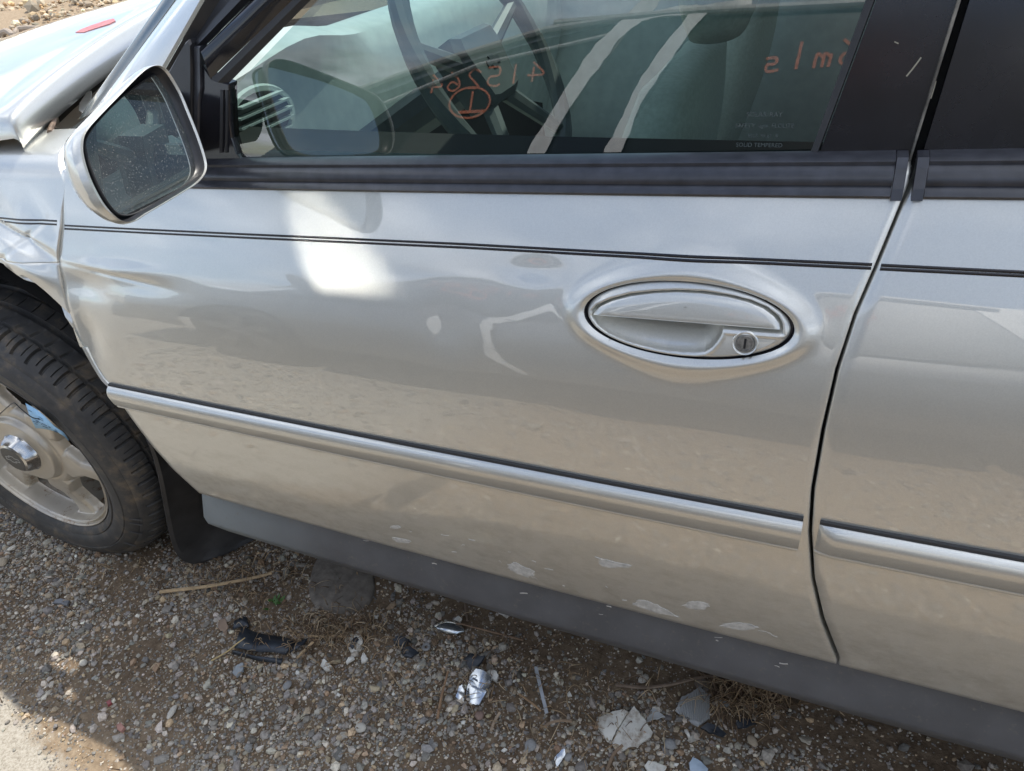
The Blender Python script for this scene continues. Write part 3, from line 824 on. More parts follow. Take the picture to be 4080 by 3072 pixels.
# lock barrel: cone dish, ring, face, key slot
kc = np.array(cr(1577, 790)); 
def disc(name, c_, r0, r1, o0, o1, mat, n=28):
    b = MB(); secs = []
    for a in np.linspace(0, 2 * math.pi, n + 1):
        secs.append([tuple(skin(np.array(c_[0] + math.cos(a) * rr2), np.array(c_[1] + math.sin(a) * rr2), oo)) for rr2, oo in ((r0, o0), (r1, o1))])
    b.sweep(secs, caps=False); return b.build(name, mat, front_door, smooth=True, norm=False)
LOCKMET = simple("lock_metal", (.23, .22, .20), .35, metal=.8, var=.4, scale=300)
b = MB()
prof = [(.0128, .0030), (.0118, .0045), (.0104, .0040), (.0092, .0025), (.0089, .0035), (.0082, .0055), (.0070, .0055), (.0066, .0040), (.00001, .0040)]
secs = [[tuple(skin(np.array(kc[0] + math.cos(a) * r2), np.array(kc[1] + math.sin(a) * r2 * .93), o)) for r2, o in prof[:4]] for a in np.linspace(0, 2 * math.pi, 33)]
b.sweep(secs, caps=False); b.build("lock_surround", PAINT, front_door, smooth=True, norm=False)
b = MB(); secs = [[tuple(skin(np.array(kc[0] + math.cos(a) * r2), np.array(kc[1] + math.sin(a) * r2 * .93), o)) for r2, o in prof[3:]] for a in np.linspace(0, 2 * math.pi, 33)]
b.sweep(secs, caps=False); b.build("lock_cylinder", LOCKMET, front_door, smooth=True, norm=False, ang=30)
b = MB(); 
q = [(-.0011, .0048), (.0011, .0048), (.0011, -.0048), (-.0011, -.0048)]
b.prism([skin(np.array(kc[0] + a), np.array(kc[1] + c2), .0043) for a, c2 in q], (0, .003, 0)); b.build("key_slot", DARK, front_door)
# paddle: flap with rounded rim
pc = paddle.mean(0); rings = []
for sc_, o in ((.985, -.012), (1.0, -.010), (1.0, .0005), (.992, .0022), (.975, .0030), (.90, .0036), (.7, .0042), (.4, .0046), (.02, .0046)):
    q = pc + (paddle - pc) * np.array([1 - (1 - sc_) * .35 if sc_ > .95 else sc_, sc_])
    rings.append(to_skin(q, np.full(len(q), o)))
n_ = len(paddle); V = np.concatenate(rings)
fcs = [(k * n_ + i, k * n_ + (i + 1) % n_, (k + 1) * n_ + (i + 1) % n_, (k + 1) * n_ + i) for k in range(len(rings) - 1) for i in range(n_)]
pad = add("handle_paddle", V, fcs, PAINT, front_door); fix_normals(pad); sharp(pad, 60)

# ---- door glass, seals, black pillar plates
def g_quad(pix, off=0.0): return [onG(px, py, off) for px, py in pix]
def up_to(a, b_, z):
    a = np.array(a); b_ = np.array(b_); return a + (b_ - a) * ((z - a[2]) / (b_[2] - a[2]))
ZR = 1.375
gl_bl, gl_br = onG(468, 352), onG(1748, 352)
gl_tr = up_to(onG(1750, 345), onG(1875, 0), ZR); gl_l1 = onG(470, 200); gl_tl = up_to(onG(495, 177), onG(668, 0), ZR)
nu, nv = 40, 24; V = []
for j in range(nv):
    t_ = j / (nv - 1); z = gl_bl[2] + (ZR - gl_bl[2]) * t_
    xl_ = gl_l1[0] if z < gl_l1[2] else gl_l1[0] + (gl_tl[0] - gl_l1[0]) * (z - gl_l1[2]) / (ZR - gl_l1[2])
    xr_ = gl_br[0] + (gl_tr[0] - gl_br[0]) * (z - gl_br[2]) / (ZR - gl_br[2])
    for i in range(nu):
        x_ = xl_ + (xr_ - xl_) * i / (nu - 1); V.append((x_, G(x_, z) + .004 + .0003 * vnoise(np.array(x_ * 4), np.array(z * 4), 77), z - .012 * (1 - t_)))
add("door_window", V, gridfaces(nu, nv), GLASS, front_door)
def strip(name, lines, mat, parent, ztop=ZR + .03, ang=40, n=10):
    """lofted strip: lines = [((bottom px), (top px), off), ...] running up to ztop"""
    cols = []
    for (b0, t0, off) in lines:
        A = onG(*b0, off); B = onG(*t0, off); T = up_to(A, B, ztop)
        cols.append([A + (T - A) * k / (n - 1) for k in range(n)])
    b = MB(); b.sweep([[c_[k] for c_ in cols] for k in range(n)], caps=False)
    return b.build(name, mat, parent, smooth=True, norm=False, ang=ang)
strip("glass_run_seal", [((1744, 347), (1870, 0), .004), ((1745, 347), (1872, 0), -.001), ((1759, 347), (1888, 0), -.003), ((1762, 347), (1891, 0), .004)], RUBBER, front_door)
strip("pillar_plate", [((1763, 349), (1892, 0), .004), ((1764, 349), (1893, 0), -.001), ((1965, 349), (2074, 0), -.001), ((1968, 349), (2078, 0), .002), ((1969, 349), (2079, 0), .03)], GLOSSBLACK, front_door)
strip("pillar_edge_trim", [((1961, 349), (2067, 0), -.0015), ((1963, 349), (2069, 0), -.004), ((1967, 349), (2076, 0), -.002)], simple("worn_edge", (.16, .15, .13), .5, var=.6, scale=60), front_door)
strip("pillar_plate", [((1986, 349), (2093, 0), .03), ((1986, 349), (2093, 0), .003), ((1988, 349), (2095, 0), -.001), ((2330, 349), (2420, 0), -.001)], GLOSSBLACK, rear_door)
strip("rear_window", [((2331, 349), (2421, 0), .001), ((3600, 349), (3500, 0), .001)], GLASS, rear_door)
strip("pillar_inner", [((1940, 349), (2050, 0), .034), ((2010, 349), (2120, 0), .034)], DARK, car)
# front of the window: black frame with ridges, gloss inner face
strip("window_frame", [((357, 150), (443, 0), .0), ((380, 150), (475, 0), .007), ((405, 110), (500, 0), .002), ((414, 110), (520, 0), -.001), ((432, 110), (543, 0), .006)], BLACK, front_door)
strip("window_frame_trim", [((432, 112), (543, 0), .005), ((434, 112), (550, 0), -.008), ((441, 130), (570, 0), -.011), ((447, 150), (600, 0), -.008), ((455, 170), (632, 0), -.001)], GLOSSBLACK, front_door)
strip("glass_run_seal", [((455, 172), (630, 0), -.001), ((470, 178), (650, 0), -.002), ((492, 182), (671, 0), .003)], RUBBER, front_door)
# mirror sail: black triangle in front of the window
sp_ = MB()
sp_.prism(g_quad([(352, 352), (356, 165), (398, 92), (405, 86), (411, 95), (413, 150), (411, 352)], -.010), (0, .02, 0), .003)
sp_.build("mirror_sail", BLACK, front_door)
sp_ = MB(); sp_.prism(g_quad([(412, 352), (414, 100), (431, 100), (433, 190), (429, 222), (425, 352)], -.004), (0, .02, 0), .002)
sp_.build("sail_trim", BELT, front_door)
sp_ = MB(); sp_.prism(g_quad([(424, 356), (428, 222), (436, 140), (455, 168), (494, 181), (496, 250), (500, 300), (511, 335), (530, 356)], .000), (0, .016, 0), .002)
sp_.build("window_corner", GLOSSBLACK, front_door)
sp_ = MB()
for pxs in ((474, 480), (486, 490)): sp_.prism(g_quad([(pxs[0], 330), (pxs[0] + 2, 195), (pxs[1] + 2, 195), (pxs[1], 330)], -.002), (0, .004, 0))
sp_.build("division_bar", RUBBER, front_door)
# A pillar, windscreen edge
strip("a_pillar", [((205, 238), (380, 0), .050), ((218, 236), (392, 0), .028), ((262, 226), (412, 0), .010), ((318, 200), (432, 0), .002), ((352, 158), (442, 0), .004), ((356, 155), (446, 0), .02)], PAINT, car)
pb = MB(); pb.prism([onG(q[0], q[1], o) for q, o in (((160, 300), .05), ((206, 236), .048), ((262, 226), .010), ((320, 198), .002), ((356, 152), .004), ((356, 340), .0), ((250, 345), .0))], (0, .03, -.01))
pb.build("pillar_foot", PAINT, car)
strip("windscreen_moulding", [((168, 258), (349, 0), .075), ((171, 258), (352, 0), .066), ((188, 250), (365, 0), .060), ((204, 240), (378, 0), .050), ((208, 240), (381, 0), .052)], simple("green_glass_edge", (.012, .022, .018), .12, var=.5, scale=80), car)
wsA = onG(172, 255, .07); wsT = up_to(onG(172, 255, .07), onG(352, 0, .068), 1.40)
add("windscreen", [wsA, (wsA[0] - .10, .9, wsA[2]), (wsA[0], 1.82 - wsA[1], wsA[2]), (wsT[0], 1.82 - wsT[1], 1.40), (wsT[0] - .06, .9, 1.42), wsT], [(0, 1, 4, 5), (1, 2, 3, 4)], CLEARG, car, smooth=False)

# ---- roof, tail and the far side (mirror images: shade the ground and close the cabin)
rf = MB()
secs = []
for x_ in np.linspace(-.42, 1.35, 24):
    zt = 1.425 + .018 * math.sin(math.pi * (x_ + .42) / 1.77)
    secs.append([(x_, .91 + s * yy, zt - dz) for s, yy, dz in [(-1, .74, .085), (-1, .715, .045), (-1, .66, .012), (-1, .45, -.012), (-1, 0, -.02), (1, .45, -.012), (1, .66, .012), (1, .715, .045), (1, .74, .085)]])
rf.sweep(secs, caps=False); rf.build("roof", PAINT, car, smooth=True, norm=False)
lin = MB(); lin.sweep([[(x_, .91 + s * .66, 1.375) for s in (-1, 1)] for x_ in (-.38, 1.3)], caps=False); lin.build("headliner", simple("grey_cloth", (.16, .17, .16), .95, bmp=.2), car)
tl = MB(); tl.sweep([[(x_, yy, z) for yy, z in ((.10, .95), (.25, .985), (.9, 1.0), (1.57, .985), (1.72, .95))] for x_ in (1.75, 2.35)], caps=False); tl.build("boot_lid", PAINT, car, smooth=True, norm=False)
rg = MB(); rg.put([(1.28, .30, 1.40), (1.28, 1.52, 1.40), (1.76, 1.62, .98), (1.76, .2, .98)], [(0, 1, 2, 3)]); rg.build("rear_windscreen", GLASS, car)
cp = MB(); cp.put([(.98, G(.98, .96), .96), (1.75, .15, .96), (1.30, .24, 1.40), (1.02, G(1.02, 1.37), 1.37)], [(0, 1, 2, 3)]); cp.build("rear_pillar", PAINT, car)
FY = 1.82
far = [(x_, FY - F(x_, Zc(x_, w_)), Zc(x_, w_)) for w_ in np.linspace(.25, .955, 24) for x_ in np.linspace(-2.42, 2.35, 50)]
add("far_flank", far, gridfaces(50, 24), PAINT, car)
for (xa, xb, xc, xd) in ((.02, .10, .16, .10), (.98, 1.75, 1.30, 1.05)):
    fp_ = MB(); fp_.put([(xa, FY - .11, .95), (xb, FY - .11, .95), (xc, FY - .19, 1.40), (xd, FY - .19, 1.40)], [(0, 1, 2, 3)]); fp_.build("far_pillar", BLACK, car)
fp_ = MB(); fp_.put([(-1.1, FY - .12, .95), (-.98, FY - .12, .95), (-.40, FY - .19, 1.40), (-.48, FY - .19, 1.40)], [(0, 1, 2, 3)])
fp_.build("far_pillar", BLACK, car)
fgl = MB(); fgl.put([(-1.0, FY - .10, .95), (1.6, FY - .10, .95), (1.2, FY - .185, 1.40), (-.42, FY - .185, 1.40)], [(0, 1, 2, 3)]); fgl.build("far_windows", GLASS, car)

bp = MB()
for zz_, ox in ((.30, .0), (.36, -.10), (.52, -.13), (.60, -.10)): pass
bp.sweep([[(-2.42 - ox_ * (1 - ((yy - .91) / .9) ** 2), yy, zz_) for zz_, ox_ in ((.28, .02), (.34, .16), (.55, .20), (.62, .17), (.80, .10), (.88, .0))] for yy in np.linspace(.02, 1.80, 16)], caps=False); bp.build("front_bumper", PAINT, car, smooth=True, norm=False)
bp = MB(); bp.sweep([[(2.35 + ox_ * (1 - ((yy - .91) / .9) ** 2), yy, zz_) for zz_, ox_ in ((.30, .02), (.36, .14), (.58, .18), (.66, .10), (.94, .04))] for yy in np.linspace(.02, 1.80, 16)], caps=False); bp.build("rear_bumper", PAINT, car, smooth=True, norm=False)
# ---- bonnet (ajar), cowl, hinge
hc = [on(-420, 372), on(0, 300), on(41, 272)]
H0 = at_z(44, 262, .980)
bn = MB(); secs = []
def hoodz(x_, y_):
    u = min(max((y_ - .12) / 1.58, 0), 1); d_ = max(0, -x_ - 1.25)
    return .974 + .132 * math.sin(math.pi * u) ** .85 - .108 * d_ ** 1.5 + .012 * (1 - min(1, d_ / .1))
ny = 40
ysb = H0[1] + (1.72 - H0[1]) * np.linspace(0, 1, ny) ** 1.25
for y_ in ysb:
    u = (y_ - .91) / .82
    xr_ = H0[0] - .085 * (1 - u * u)
    xsb = np.linspace(-2.40, xr_ - .012, 36)
    sec = [(x_, y_, hoodz(x_, y_)) for x_ in xsb]
    zt = sec[-1][2]
    sec += [(xr_ - .004, y_, zt - .0025), (xr_, y_, zt - .009), (xr_ - .004, y_, zt - .045), (xr_ - .016, y_, zt - .058), (xr_ - .10, y_, zt - .058)]
    secs.append(sec)
s0 = [(p[0], p[1] - .008, p[2] - .006) for p in secs[0]]; s1 = [(p[0], p[1] - .010, p[2] - .035) for p in secs[0]]
bn.sweep([s1, s0] + secs, caps=False)
bonnet = bn.build("bonnet", PAINT, car, smooth=True, norm=False, ang=70)
# red paint mark on the bonnet
def on_hood(px, py):
    d = ray(px, py); lo, hi = .4, 5.
    for _ in range(50):
        m_ = (lo + hi) / 2; p = CAM + d * m_
        if p[2] > hoodz(p[0], p[1]): lo = m_
        else: hi = m_
    return p
rm = MB(); REDM = simple("red_crayon", (.48, .17, .17), .6, var=.3, scale=120)
rm.prism([on_hood(*q) + np.array([0, 0, .0012]) for q in [(163, 71), (176, 64), (200, 55), (226, 46), (246, 41), (250, 46), (236, 53), (208, 62), (180, 71)]], (0, 0, -.0008))
rm.build("red_mark", REDM, car, label="smeared red crayon mark")
cw = MB()
cw.box((-1.54, .91, .80), (.46, .68, .098))
cw.box((-1.24, .90, .86), (.17, .72, .03)); cw.box((-1.09, .92, .93), (.02, .70, .03))
cw.build("cowl_tray", DARK, car)
cp_ = MB()
zc_ = .935
cp_.prism([at_z(*q, zc_) for q in [(150, 280), (118, 276), (160, 235), (215, 190), (262, 150), (275, 158), (230, 205), (190, 250)]], (0, 0, -.004)); cp_.build("cowl_panel", PAINT, car)
cp_ = MB(); cp_.prism([at_z(*q, .93) for q in [(92, 278), (100, 246), (122, 232), (128, 262), (120, 282)]], (0, 0, -.004)); cp_.build("inner_panel", PAINT, car)
hg = MB(); hg.tube([at_z(108, 286, .95), at_z(120, 250, .962), at_z(126, 244, .965)], .0045, 8); hg.tube([at_z(126, 244, .965), at_z(118, 240, .965), at_z(114, 248, .96)], .004, 8)
hg.build("hinge_rod", simple("rusty_steel", (.17, .12, .085), .6, metal=.3, var=.4, scale=80), car, smooth=True)
hg = MB(); hg.tube(curve_pts([at_z(97, 246, .95), at_z(99, 258, .95), at_z(107, 264, .95), at_z(118, 258, .95)], 5), .003, 6); hg.tube(curve_pts([at_z(62, 268, .95), at_z(75, 258, .95), at_z(90, 252, .95)], 4), .008, 8)
hg.build("hinge_bracket", DARK, car, smooth=True)
st_ = MB(); st_.prism([at_z(*q, .955) for q in [(170, 238), (172, 222), (190, 196), (197, 196), (196, 215), (178, 244)]], (0, 0, -.003)); st_.build("windscreen_sticker", WHITEPL, car)

# ---- door mirror
MP = np.array([-.7434, -.05, 1.0081]); MN = np.array([1.25, .37, .215]); MN /= np.linalg.norm(MN)
def onM(cx_, cy_, off=0.0): return at_plane(cx_ / 3.0013, cy_ / 3.0013, MP + MN * off, MN)
outer_px = [(1000, 410), (1060, 430), (1110, 490), (1170, 600), (1222, 720), (1280, 870), (1322, 1000), (1336, 1080), (1320, 1145), (1270, 1205), (1180, 1262), (1050, 1340), (940, 1405), (870, 1450), (800, 1466), (720, 1440), (620, 1370), (550, 1280), (500, 1190), (460, 1080), (442, 980), (450, 900), (482, 840), (560, 760), (700, 620), (850, 480), (930, 425)]
ring_px = [(1008, 432), (1056, 452), (1098, 505), (1160, 612), (1212, 735), (1270, 880), (1312, 1005), (1326, 1080), (1308, 1138), (1250, 1196), (1165, 1250), (1040, 1325), (935, 1385), (868, 1428), (805, 1438), (745, 1408), (675, 1330), (618, 1230), (575, 1130), (546, 1030), (536, 960), (545, 890), (575, 835), (640, 760), (770, 625), (890, 500), (955, 448)]
glass_px = [(1030, 480), (1100, 510), (1150, 600), (1210, 750), (1270, 890), (1310, 1010), (1320, 1070), (1310, 1130), (1260, 1180), (1180, 1240), (1000, 1320), (870, 1385), (800, 1395), (750, 1375), (690, 1300), (640, 1210), (590, 1090), (560, 990), (553, 920), (580, 860), (650, 770), (780, 640), (900, 550), (980, 495)]
oc = np.array(closed_curve([onM(*q) for q in outer_px], 4)); rc = np.array(closed_curve([onM(*q, .004) for q in ring_px], 4)); n_ = len(oc)
cen = oc.mean(0)
rim_o = oc - MN * .006
rim_f = rc + (oc - rc) * .5
BK = -MN + np.array([.0, .05, .03])
shell = [cen + (rim_f - cen) * s + BK * d for s, d in ((.02, .050), (.40, .048), (.68, .041), (.86, .029), (.955, .015), (.99, .006))] + [rim_f + BK * .003, rim_f + (rc - rim_f) * .35 + MN * .003, rim_f + (rc - rim_f) * .7 + MN * .003, rc, cen + (rc - cen) * .985 - MN * .006]
def loft(rings):
    n2 = len(rings[0]); V = np.concatenate(rings)
    return V, [(k * n2 + i, k * n2 + (i + 1) % n2, (k + 1) * n2 + (i + 1) % n2, (k + 1) * n2 + i) for k in range(len(rings) - 1) for i in range(n2)]
mirror = bpy.data.objects.new("door_mirror", None); mirror.empty_display_size = .05; link(mirror, car)
V, f_ = loft(shell); o_ = add("mirror_housing", V, f_, PAINT, mirror); fix_normals(o_); sharp(o_, 40)
V, f_ = loft([rc, cen + (rc - cen) * .985 - MN * .004, cen + (rc - cen) * .95 - MN * .012, cen + (rc - cen) * .3 - MN * .018]); o_ = add("mirror_bucket", V, f_, BLACK, mirror)
gc = np.array(closed_curve([onM(*q, -.006) for q in glass_px], 4)); g0 = gc.mean(0)
b = MB(); b.prism(list(gc), -MN * .004); b.build("mirror_glass", MIRROR, mirror)
V, f_ = loft([gc - MN * .004, g0 + (gc - g0) * 1.012 - MN * .003, g0 + (gc - g0) * 1.012 + MN * .0015, gc + MN * .0012, g0 + (gc - g0) * .988 + MN * .0002]); o_ = add("mirror_rim", V, f_, RUBBER, mirror)
b = MB(); b.sweep([[tuple(q) for q in closed_curve([onG(390, 190, .0), onG(405, 230, 0), onG(405, 300, 0), onG(380, 340, 0), onG(370, 260, 0)], 3)], [tuple(np.array(q) * .4 + (cen - MN * .06 + np.array([0, .03, .0])) * .6 + (np.array(q) - onG(390, 270)) * .2) for q in closed_curve([onG(390, 190, .0), onG(405, 230, 0), onG(405, 300, 0), onG(380, 340, 0), onG(370, 260, 0)], 3)]])
b.build("mirror_arm", BLACK, mirror, smooth=True)

# ---- scuffs through the dirt on the lower door, scratches on the pillar plate
SCUFF = simple("white_scuff", (.42, .415, .39), .6, var=.25, scale=150)
for pix in ([(1098, 1220), (1108, 1214), (1128, 1222), (1150, 1233), (1153, 1241), (1140, 1246), (1118, 1238), (1100, 1229)], [(1292, 1206), (1310, 1209), (1340, 1216), (1363, 1222), (1340, 1225), (1304, 1223)],
            [(1368, 1302), (1390, 1297), (1412, 1303), (1440, 1318), (1462, 1332), (1420, 1324), (1385, 1312)], [(1477, 1308), (1490, 1299), (1512, 1300), (1532, 1307), (1520, 1316), (1496, 1316)],
            [(1560, 1350), (1585, 1345), (1618, 1348), (1636, 1355), (1610, 1361), (1580, 1358)], [(842, 1138), (856, 1135), (866, 1139), (852, 1142)], [(848, 1161), (866, 1163), (886, 1168), (878, 1173), (856, 1169)]):
    P = np.array([xw(*q) for q in pix]); P = np.array(closed_curve(P, 7)); pc0 = P.mean(0); ang_ = np.arange(len(P)); P = pc0 + (P - pc0) * (1 + .22 * vnoise(ang_ * .55, ang_ * 0 + pc0[0] * 90, 5, 2) + RNG.normal(0, .05, len(P)))[:, None]
    V = skin(P[:, 0], P[:, 1], .0004 + dents(P[:, 0], P[:, 1])); b = MB(); b.prism(list(V), (0, .0006, 0)); b.build("paint_scuff", SCUFF, front_door)
for k in range(26):
    px, py = RNG.uniform(780, 1690), 0; py = 1085 + (px - 780) * .27 + RNG.uniform(0, 95) + (px - 780) * .03
    ln, sl_ = RNG.uniform(4, 20), RNG.uniform(.05, .45); X_ = [xw(px + ln * t_, py + ln * t_ * sl_ + RNG.normal(0, .6)) for t_ in (0, .5, 1)]
    V = [skin(np.array(a_), np.array(b_), .0004) for a_, b_ in X_]; b = MB(); b.ribbon(curve_pts(V, 3), RNG.uniform(.0006, .0022), (0, -1, .02), .0003); b.build("paint_scuff", SCUFF, front_door)
SCR = simple("scratch", (.26, .24, .18), .6)
for pix, wd in (([(1958, 165), (1972, 148), (1990, 124)], .0012), ([(1932, 90), (1936, 92), (1941, 94)], .001), ([(2011, 213), (2018, 190), (2022, 175)], .0008)):
    b = MB(); b.ribbon(curve_pts([onG(px, py, -.0016) for px, py in pix], 4), wd, (0, -1, .18), .0004); b.build("scratch_mark", SCR, front_door)
b = MB(); b.ribbon(curve_pts([at_y(px, py, .006 + .00045 * (py - 1175)) for px, py in [(815, 1176), (818, 1190), (824, 1205), (835, 1222)]], 4), .001, (0, -1, .1), .0006); b.build("scratch_mark", SCR, rocker)

# ---- front wheel
HUB = np.array([hubx := -1.54718892, .0018, .325]); st = R(-1.659)
AXI = np.array([math.sin(st), math.cos(st), 0])          # inboard
EX = np.array([math.cos(st), -math.sin(st), 0]); EZ = np.array([0, 0, 1.])
def wp(r_, a, t_): 
    r_, a, t_ = np.broadcast_arrays(np.asarray(r_, float), np.asarray(a, float), np.asarray(t_, float))
    return HUB + EX * (r_ * np.cos(a))[..., None] + EZ * (r_ * np.sin(a))[..., None] + AXI * t_[..., None]
wheel = bpy.data.objects.new("front_wheel", None); wheel.empty_display_size = .1; link(wheel, car)
# tyre: profile from inner bead over sidewall, tread and back
TP = [(.212, .016), (.2165, .004), (.222, -.004), (.229, -.009), (.236, -.0115), (.2385, -.0095), (.241, -.012), (.256, -.0155), (.270, -.016), (.272, -.014), (.274, -.0155), (.286, -.0125), (.298, -.006), (.300, -.003), (.303, -.003), (.3085, .001), (.314, .006)]
tread = [(.319, .012), (.3225, .018), (.3255, .026), (.3275, .034), (.3285, .041), (.3287, .0435), (.3287, .0475), (.329, .050), (.3305, .060), (.3315, .072), (.3318, .079), (.3318, .081), (.3318, .091), (.332, .093), (.3325, .104), (.3325, .115), (.332, .126), (.3318, .128), (.3318, .138), (.3318, .140), (.331, .152), (.329, .172), (.326, .192), (.318, .206)]
back = [(.300, .222), (.270, .232), (.240, .228), (.212, .205)]
prof = TP + tread + back
NP = 62
frac = [0, .10, .16, .25, .52, .58, .62, .82]
angs = np.array([(k + fr) * 2 * math.pi / NP for k in range(NP) for fr in frac])
rad = np.array([p[0] for p in prof]); ax = np.array([p[1] for p in prof])
Rg = np.repeat(rad[None], len(angs), 0).copy(); Tg = np.repeat(ax[None], len(angs), 0)
Ag = np.repeat(angs[:, None], len(prof), 1).copy()
shear = np.where(Tg > .05, (Tg - .05) * 1.1, 0) * (1 - (Tg > .2))
Ag = Ag + np.where((Tg > .0) & (Tg < .2), np.sin(Tg * 55) * .012, 0)
for gr0, gr1, dp in ((.0433, .0477, .007), (.0808, .0912, .009), (.1278, .1382, .009)):
    Rg -= np.where((Tg > gr0) & (Tg < gr1), dp, 0)
fi = np.tile(np.arange(len(frac)), NP)
sl_main = ((fi == 2) | (fi == 1))[:, None]; sl_half = (fi == 5)[:, None]
Rg -= np.where(sl_main & (Tg > .008) & (Tg < .043), .0065, 0)
Rg -= np.where(sl_half & (Tg > .014) & (Tg < .040), .0035, 0)
Rg -= np.where(sl_main & (Tg > .049) & (Tg < .079), .004, 0) + np.where(sl_half & (Tg > .093) & (Tg < .126), .0045, 0) + np.where(sl_main & (Tg > .145) & (Tg < .2), .006, 0)
# flattened where it stands on the ground
V = wp(Rg, Ag, Tg); V[..., 2] = np.where(V[..., 2] < .004, .004 + (V[..., 2] - .004) * .1, V[..., 2])
np_ = len(prof)
fcs = [(i * np_ + k, i * np_ + k + 1, ((i + 1) % len(angs)) * np_ + k + 1, ((i + 1) % len(angs)) * np_ + k) for i in range(len(angs)) for k in range(np_ - 1)]
ty = add("tyre", V.reshape(-1, 3), fcs, TYRE, wheel); fix_normals(ty); sharp(ty, 38)
# rim face as a height field with six deep windows
nr, na = 96, 720
rr1 = np.concatenate([np.linspace(.028, .200, 86), np.linspace(.201, .2175, 22)]); aa = np.linspace(0, 2 * math.pi, na, endpoint=False)
RRg, AAg = np.meshgrid(rr1, aa, indexing="ij")
def sstep(a, b, x): t = np.clip((x - a) / (b - a), 0, 1); return t * t * (3 - 2 * t)
base_t = .016 + .010 * sstep(.10, .19, RRg) - .013 * (1 - sstep(.078, .086, RRg)) + .0025 * np.exp(-((RRg - .084) / .003) ** 2)
base_t = np.where(RRg > .202, .026 - .024 * sstep(.2035, .2065, RRg) + .004 * sstep(.2075, .2105, RRg) - .008 * sstep(.2125, .2155, RRg), base_t)
ph = (AAg - R(11) + R(30)) % R(60) - R(30)
# opening outline in (radius, arc): rounded trapezoid
arc = ph * RRg; half = np.interp(RRg, [.112, .135, .165, .190], [.012, .046, .062, .068])
sdw = np.maximum.reduce([np.abs(arc) - half, .109 - RRg, RRg - .2035])
op = sstep(.0035, -.0025, sdw)
edge_roll = sstep(.014, .0, sdw)
base_t = base_t + .006 * edge_roll * (RRg < .202) + .017 * op
V = wp(RRg, AAg, base_t)
hole = (op > .97).ravel()
fcs = [q for q in [(i * na + k, i * na + (k + 1) % na, (i + 1) * na + (k + 1) % na, (i + 1) * na + k) for i in range(len(rr1) - 1) for k in range(na)] if not all(hole[list(q)])]
rim = add("wheel_rim", V.reshape(-1, 3), fcs, RIM, wheel); fix_normals(rim)
b = MB(); secs = [[tuple(wp(r_, a, t_)) for r_, t_ in ((.2175, .012), (.214, .03), (.205, .05), (.198, .19))] for a in np.linspace(0, 2 * math.pi, 73)]
b.sweep(secs, caps=False); b.build("rim_barrel", RIM, wheel, smooth=True, norm=False)
b = MB(); secs = [[tuple(wp(r_, a, t_)) for r_, t_ in ((.197, .125), (.14, .115), (.06, .115), (.02, .115))] for a in np.linspace(0, 2 * math.pi, 49)]
b.sweep(secs, caps=False); b.build("dark_back_disc", DARK, wheel, smooth=True, norm=False)  # black disc gives the rim openings their deep shade by colour
# chrome hexagonal cap with black emblem
hx = []
for r_, t_ in ((.047, .006), (.046, -.001), (.0425, -.006), (.039, -.015), (.036, -.020), (.0312, -.0225)):
    ring_ = []
    for k in range(48):
        a = 2 * math.pi * k / 48 + R(20); m = (a % (math.pi / 3)) - math.pi / 6
        hexr = math.cos(math.pi / 6) / math.cos(m)
        mixh = .0 if t_ > 0 else (1.0 if t_ > -.019 else .25)
        ring_.append(wp(r_ * (1 - mixh + mixh * hexr * 1.06), a, t_))
    hx.append(np.array(ring_))
V, f_ = loft(hx); cap = add("centre_cap", V, f_, CHROME, wheel); fix_normals(cap); sharp(cap, 24)
b = MB(); b.prism([wp(.0310, a, -.0227) for a in np.linspace(0, 2 * math.pi, 40, endpoint=False)], -AXI * -.004, .0008); b.build("cap_emblem", simple("emblem_black", (.03, .03, .028), .35, var=.4, scale=200), wheel)
def wl(u, v_, t_): return HUB + EX * u + EZ * v_ + AXI * t_
bow = [(-.0200, -.0042), (-.0080, -.0042), (-.0068, -.0085), (.0075, -.0085), (.0064, -.0042), (.0200, -.0042), (.0185, .0042), (.0068, .0042), (.0056, .0085), (-.0085, .0085), (-.0074, .0042), (-.0185, .0042)]
ca_, sa_ = math.cos(R(-4)), math.sin(R(-4))
bowp = [wl((u * ca_ - v_ * sa_) * .98, (u * sa_ + v_ * ca_) * .98, -.0234) for u, v_ in bow]
b = MB(); b.ribbon(bowp + [bowp[0]], .0013, -AXI, .0004); b.build("cap_badge", simple("badge_silver", (.5, .5, .48), .4, metal=.5, var=0), wheel)
# raised sidewall lettering
def text_mesh(s, size, ext=0.0):
    c_ = bpy.data.curves.new("txt", "FONT"); c_.body = s; c_.size = size; c_.extrude = ext; c_.resolution_u = 2
    o = bpy.data.objects.new("txt", c_); SC.collection.objects.link(o); dg = bpy.context.evaluated_depsgraph_get()
    me = bpy.data.meshes.new_from_object(o.evaluated_get(dg)); V = [v.co[:] for v in me.vertices]; f_ = [tuple(p.vertices) for p in me.polygons]
    bpy.data.objects.remove(o); bpy.data.curves.remove(c_); bpy.data.meshes.remove(me); return np.array(V).reshape(-1, 3), f_
def arc_text(mb, s, a0, r0, size, t0):
    V, f_ = text_mesh(s, size, .0004)
    a = a0 - V[:, 0] / (r0 + size / 3); r_ = r0 + V[:, 1]
    mb.put(wp(r_, a, t0 - np.interp(r_, [.240, .270, .29], [0, .0035, -.001]) - V[:, 2]), f_)
LETR = simple("letter_rubber", (.075, .075, .077), .55, var=.2)
for tx, a_, sz in (("P225/60R16", 44, .024), ("P225/60R16", 224, .024), ("M+S", 100, .022), ("TUBELESS RADIAL", -120, .014)):
    b = MB(); arc_text(b, tx, R(a_), .2445, sz, -.0128); b.build("tyre_lettering", LETR, wheel, norm=False, kind="stuff")
RIBR = simple("rib_rubber", (.055, .055, .056), .6)
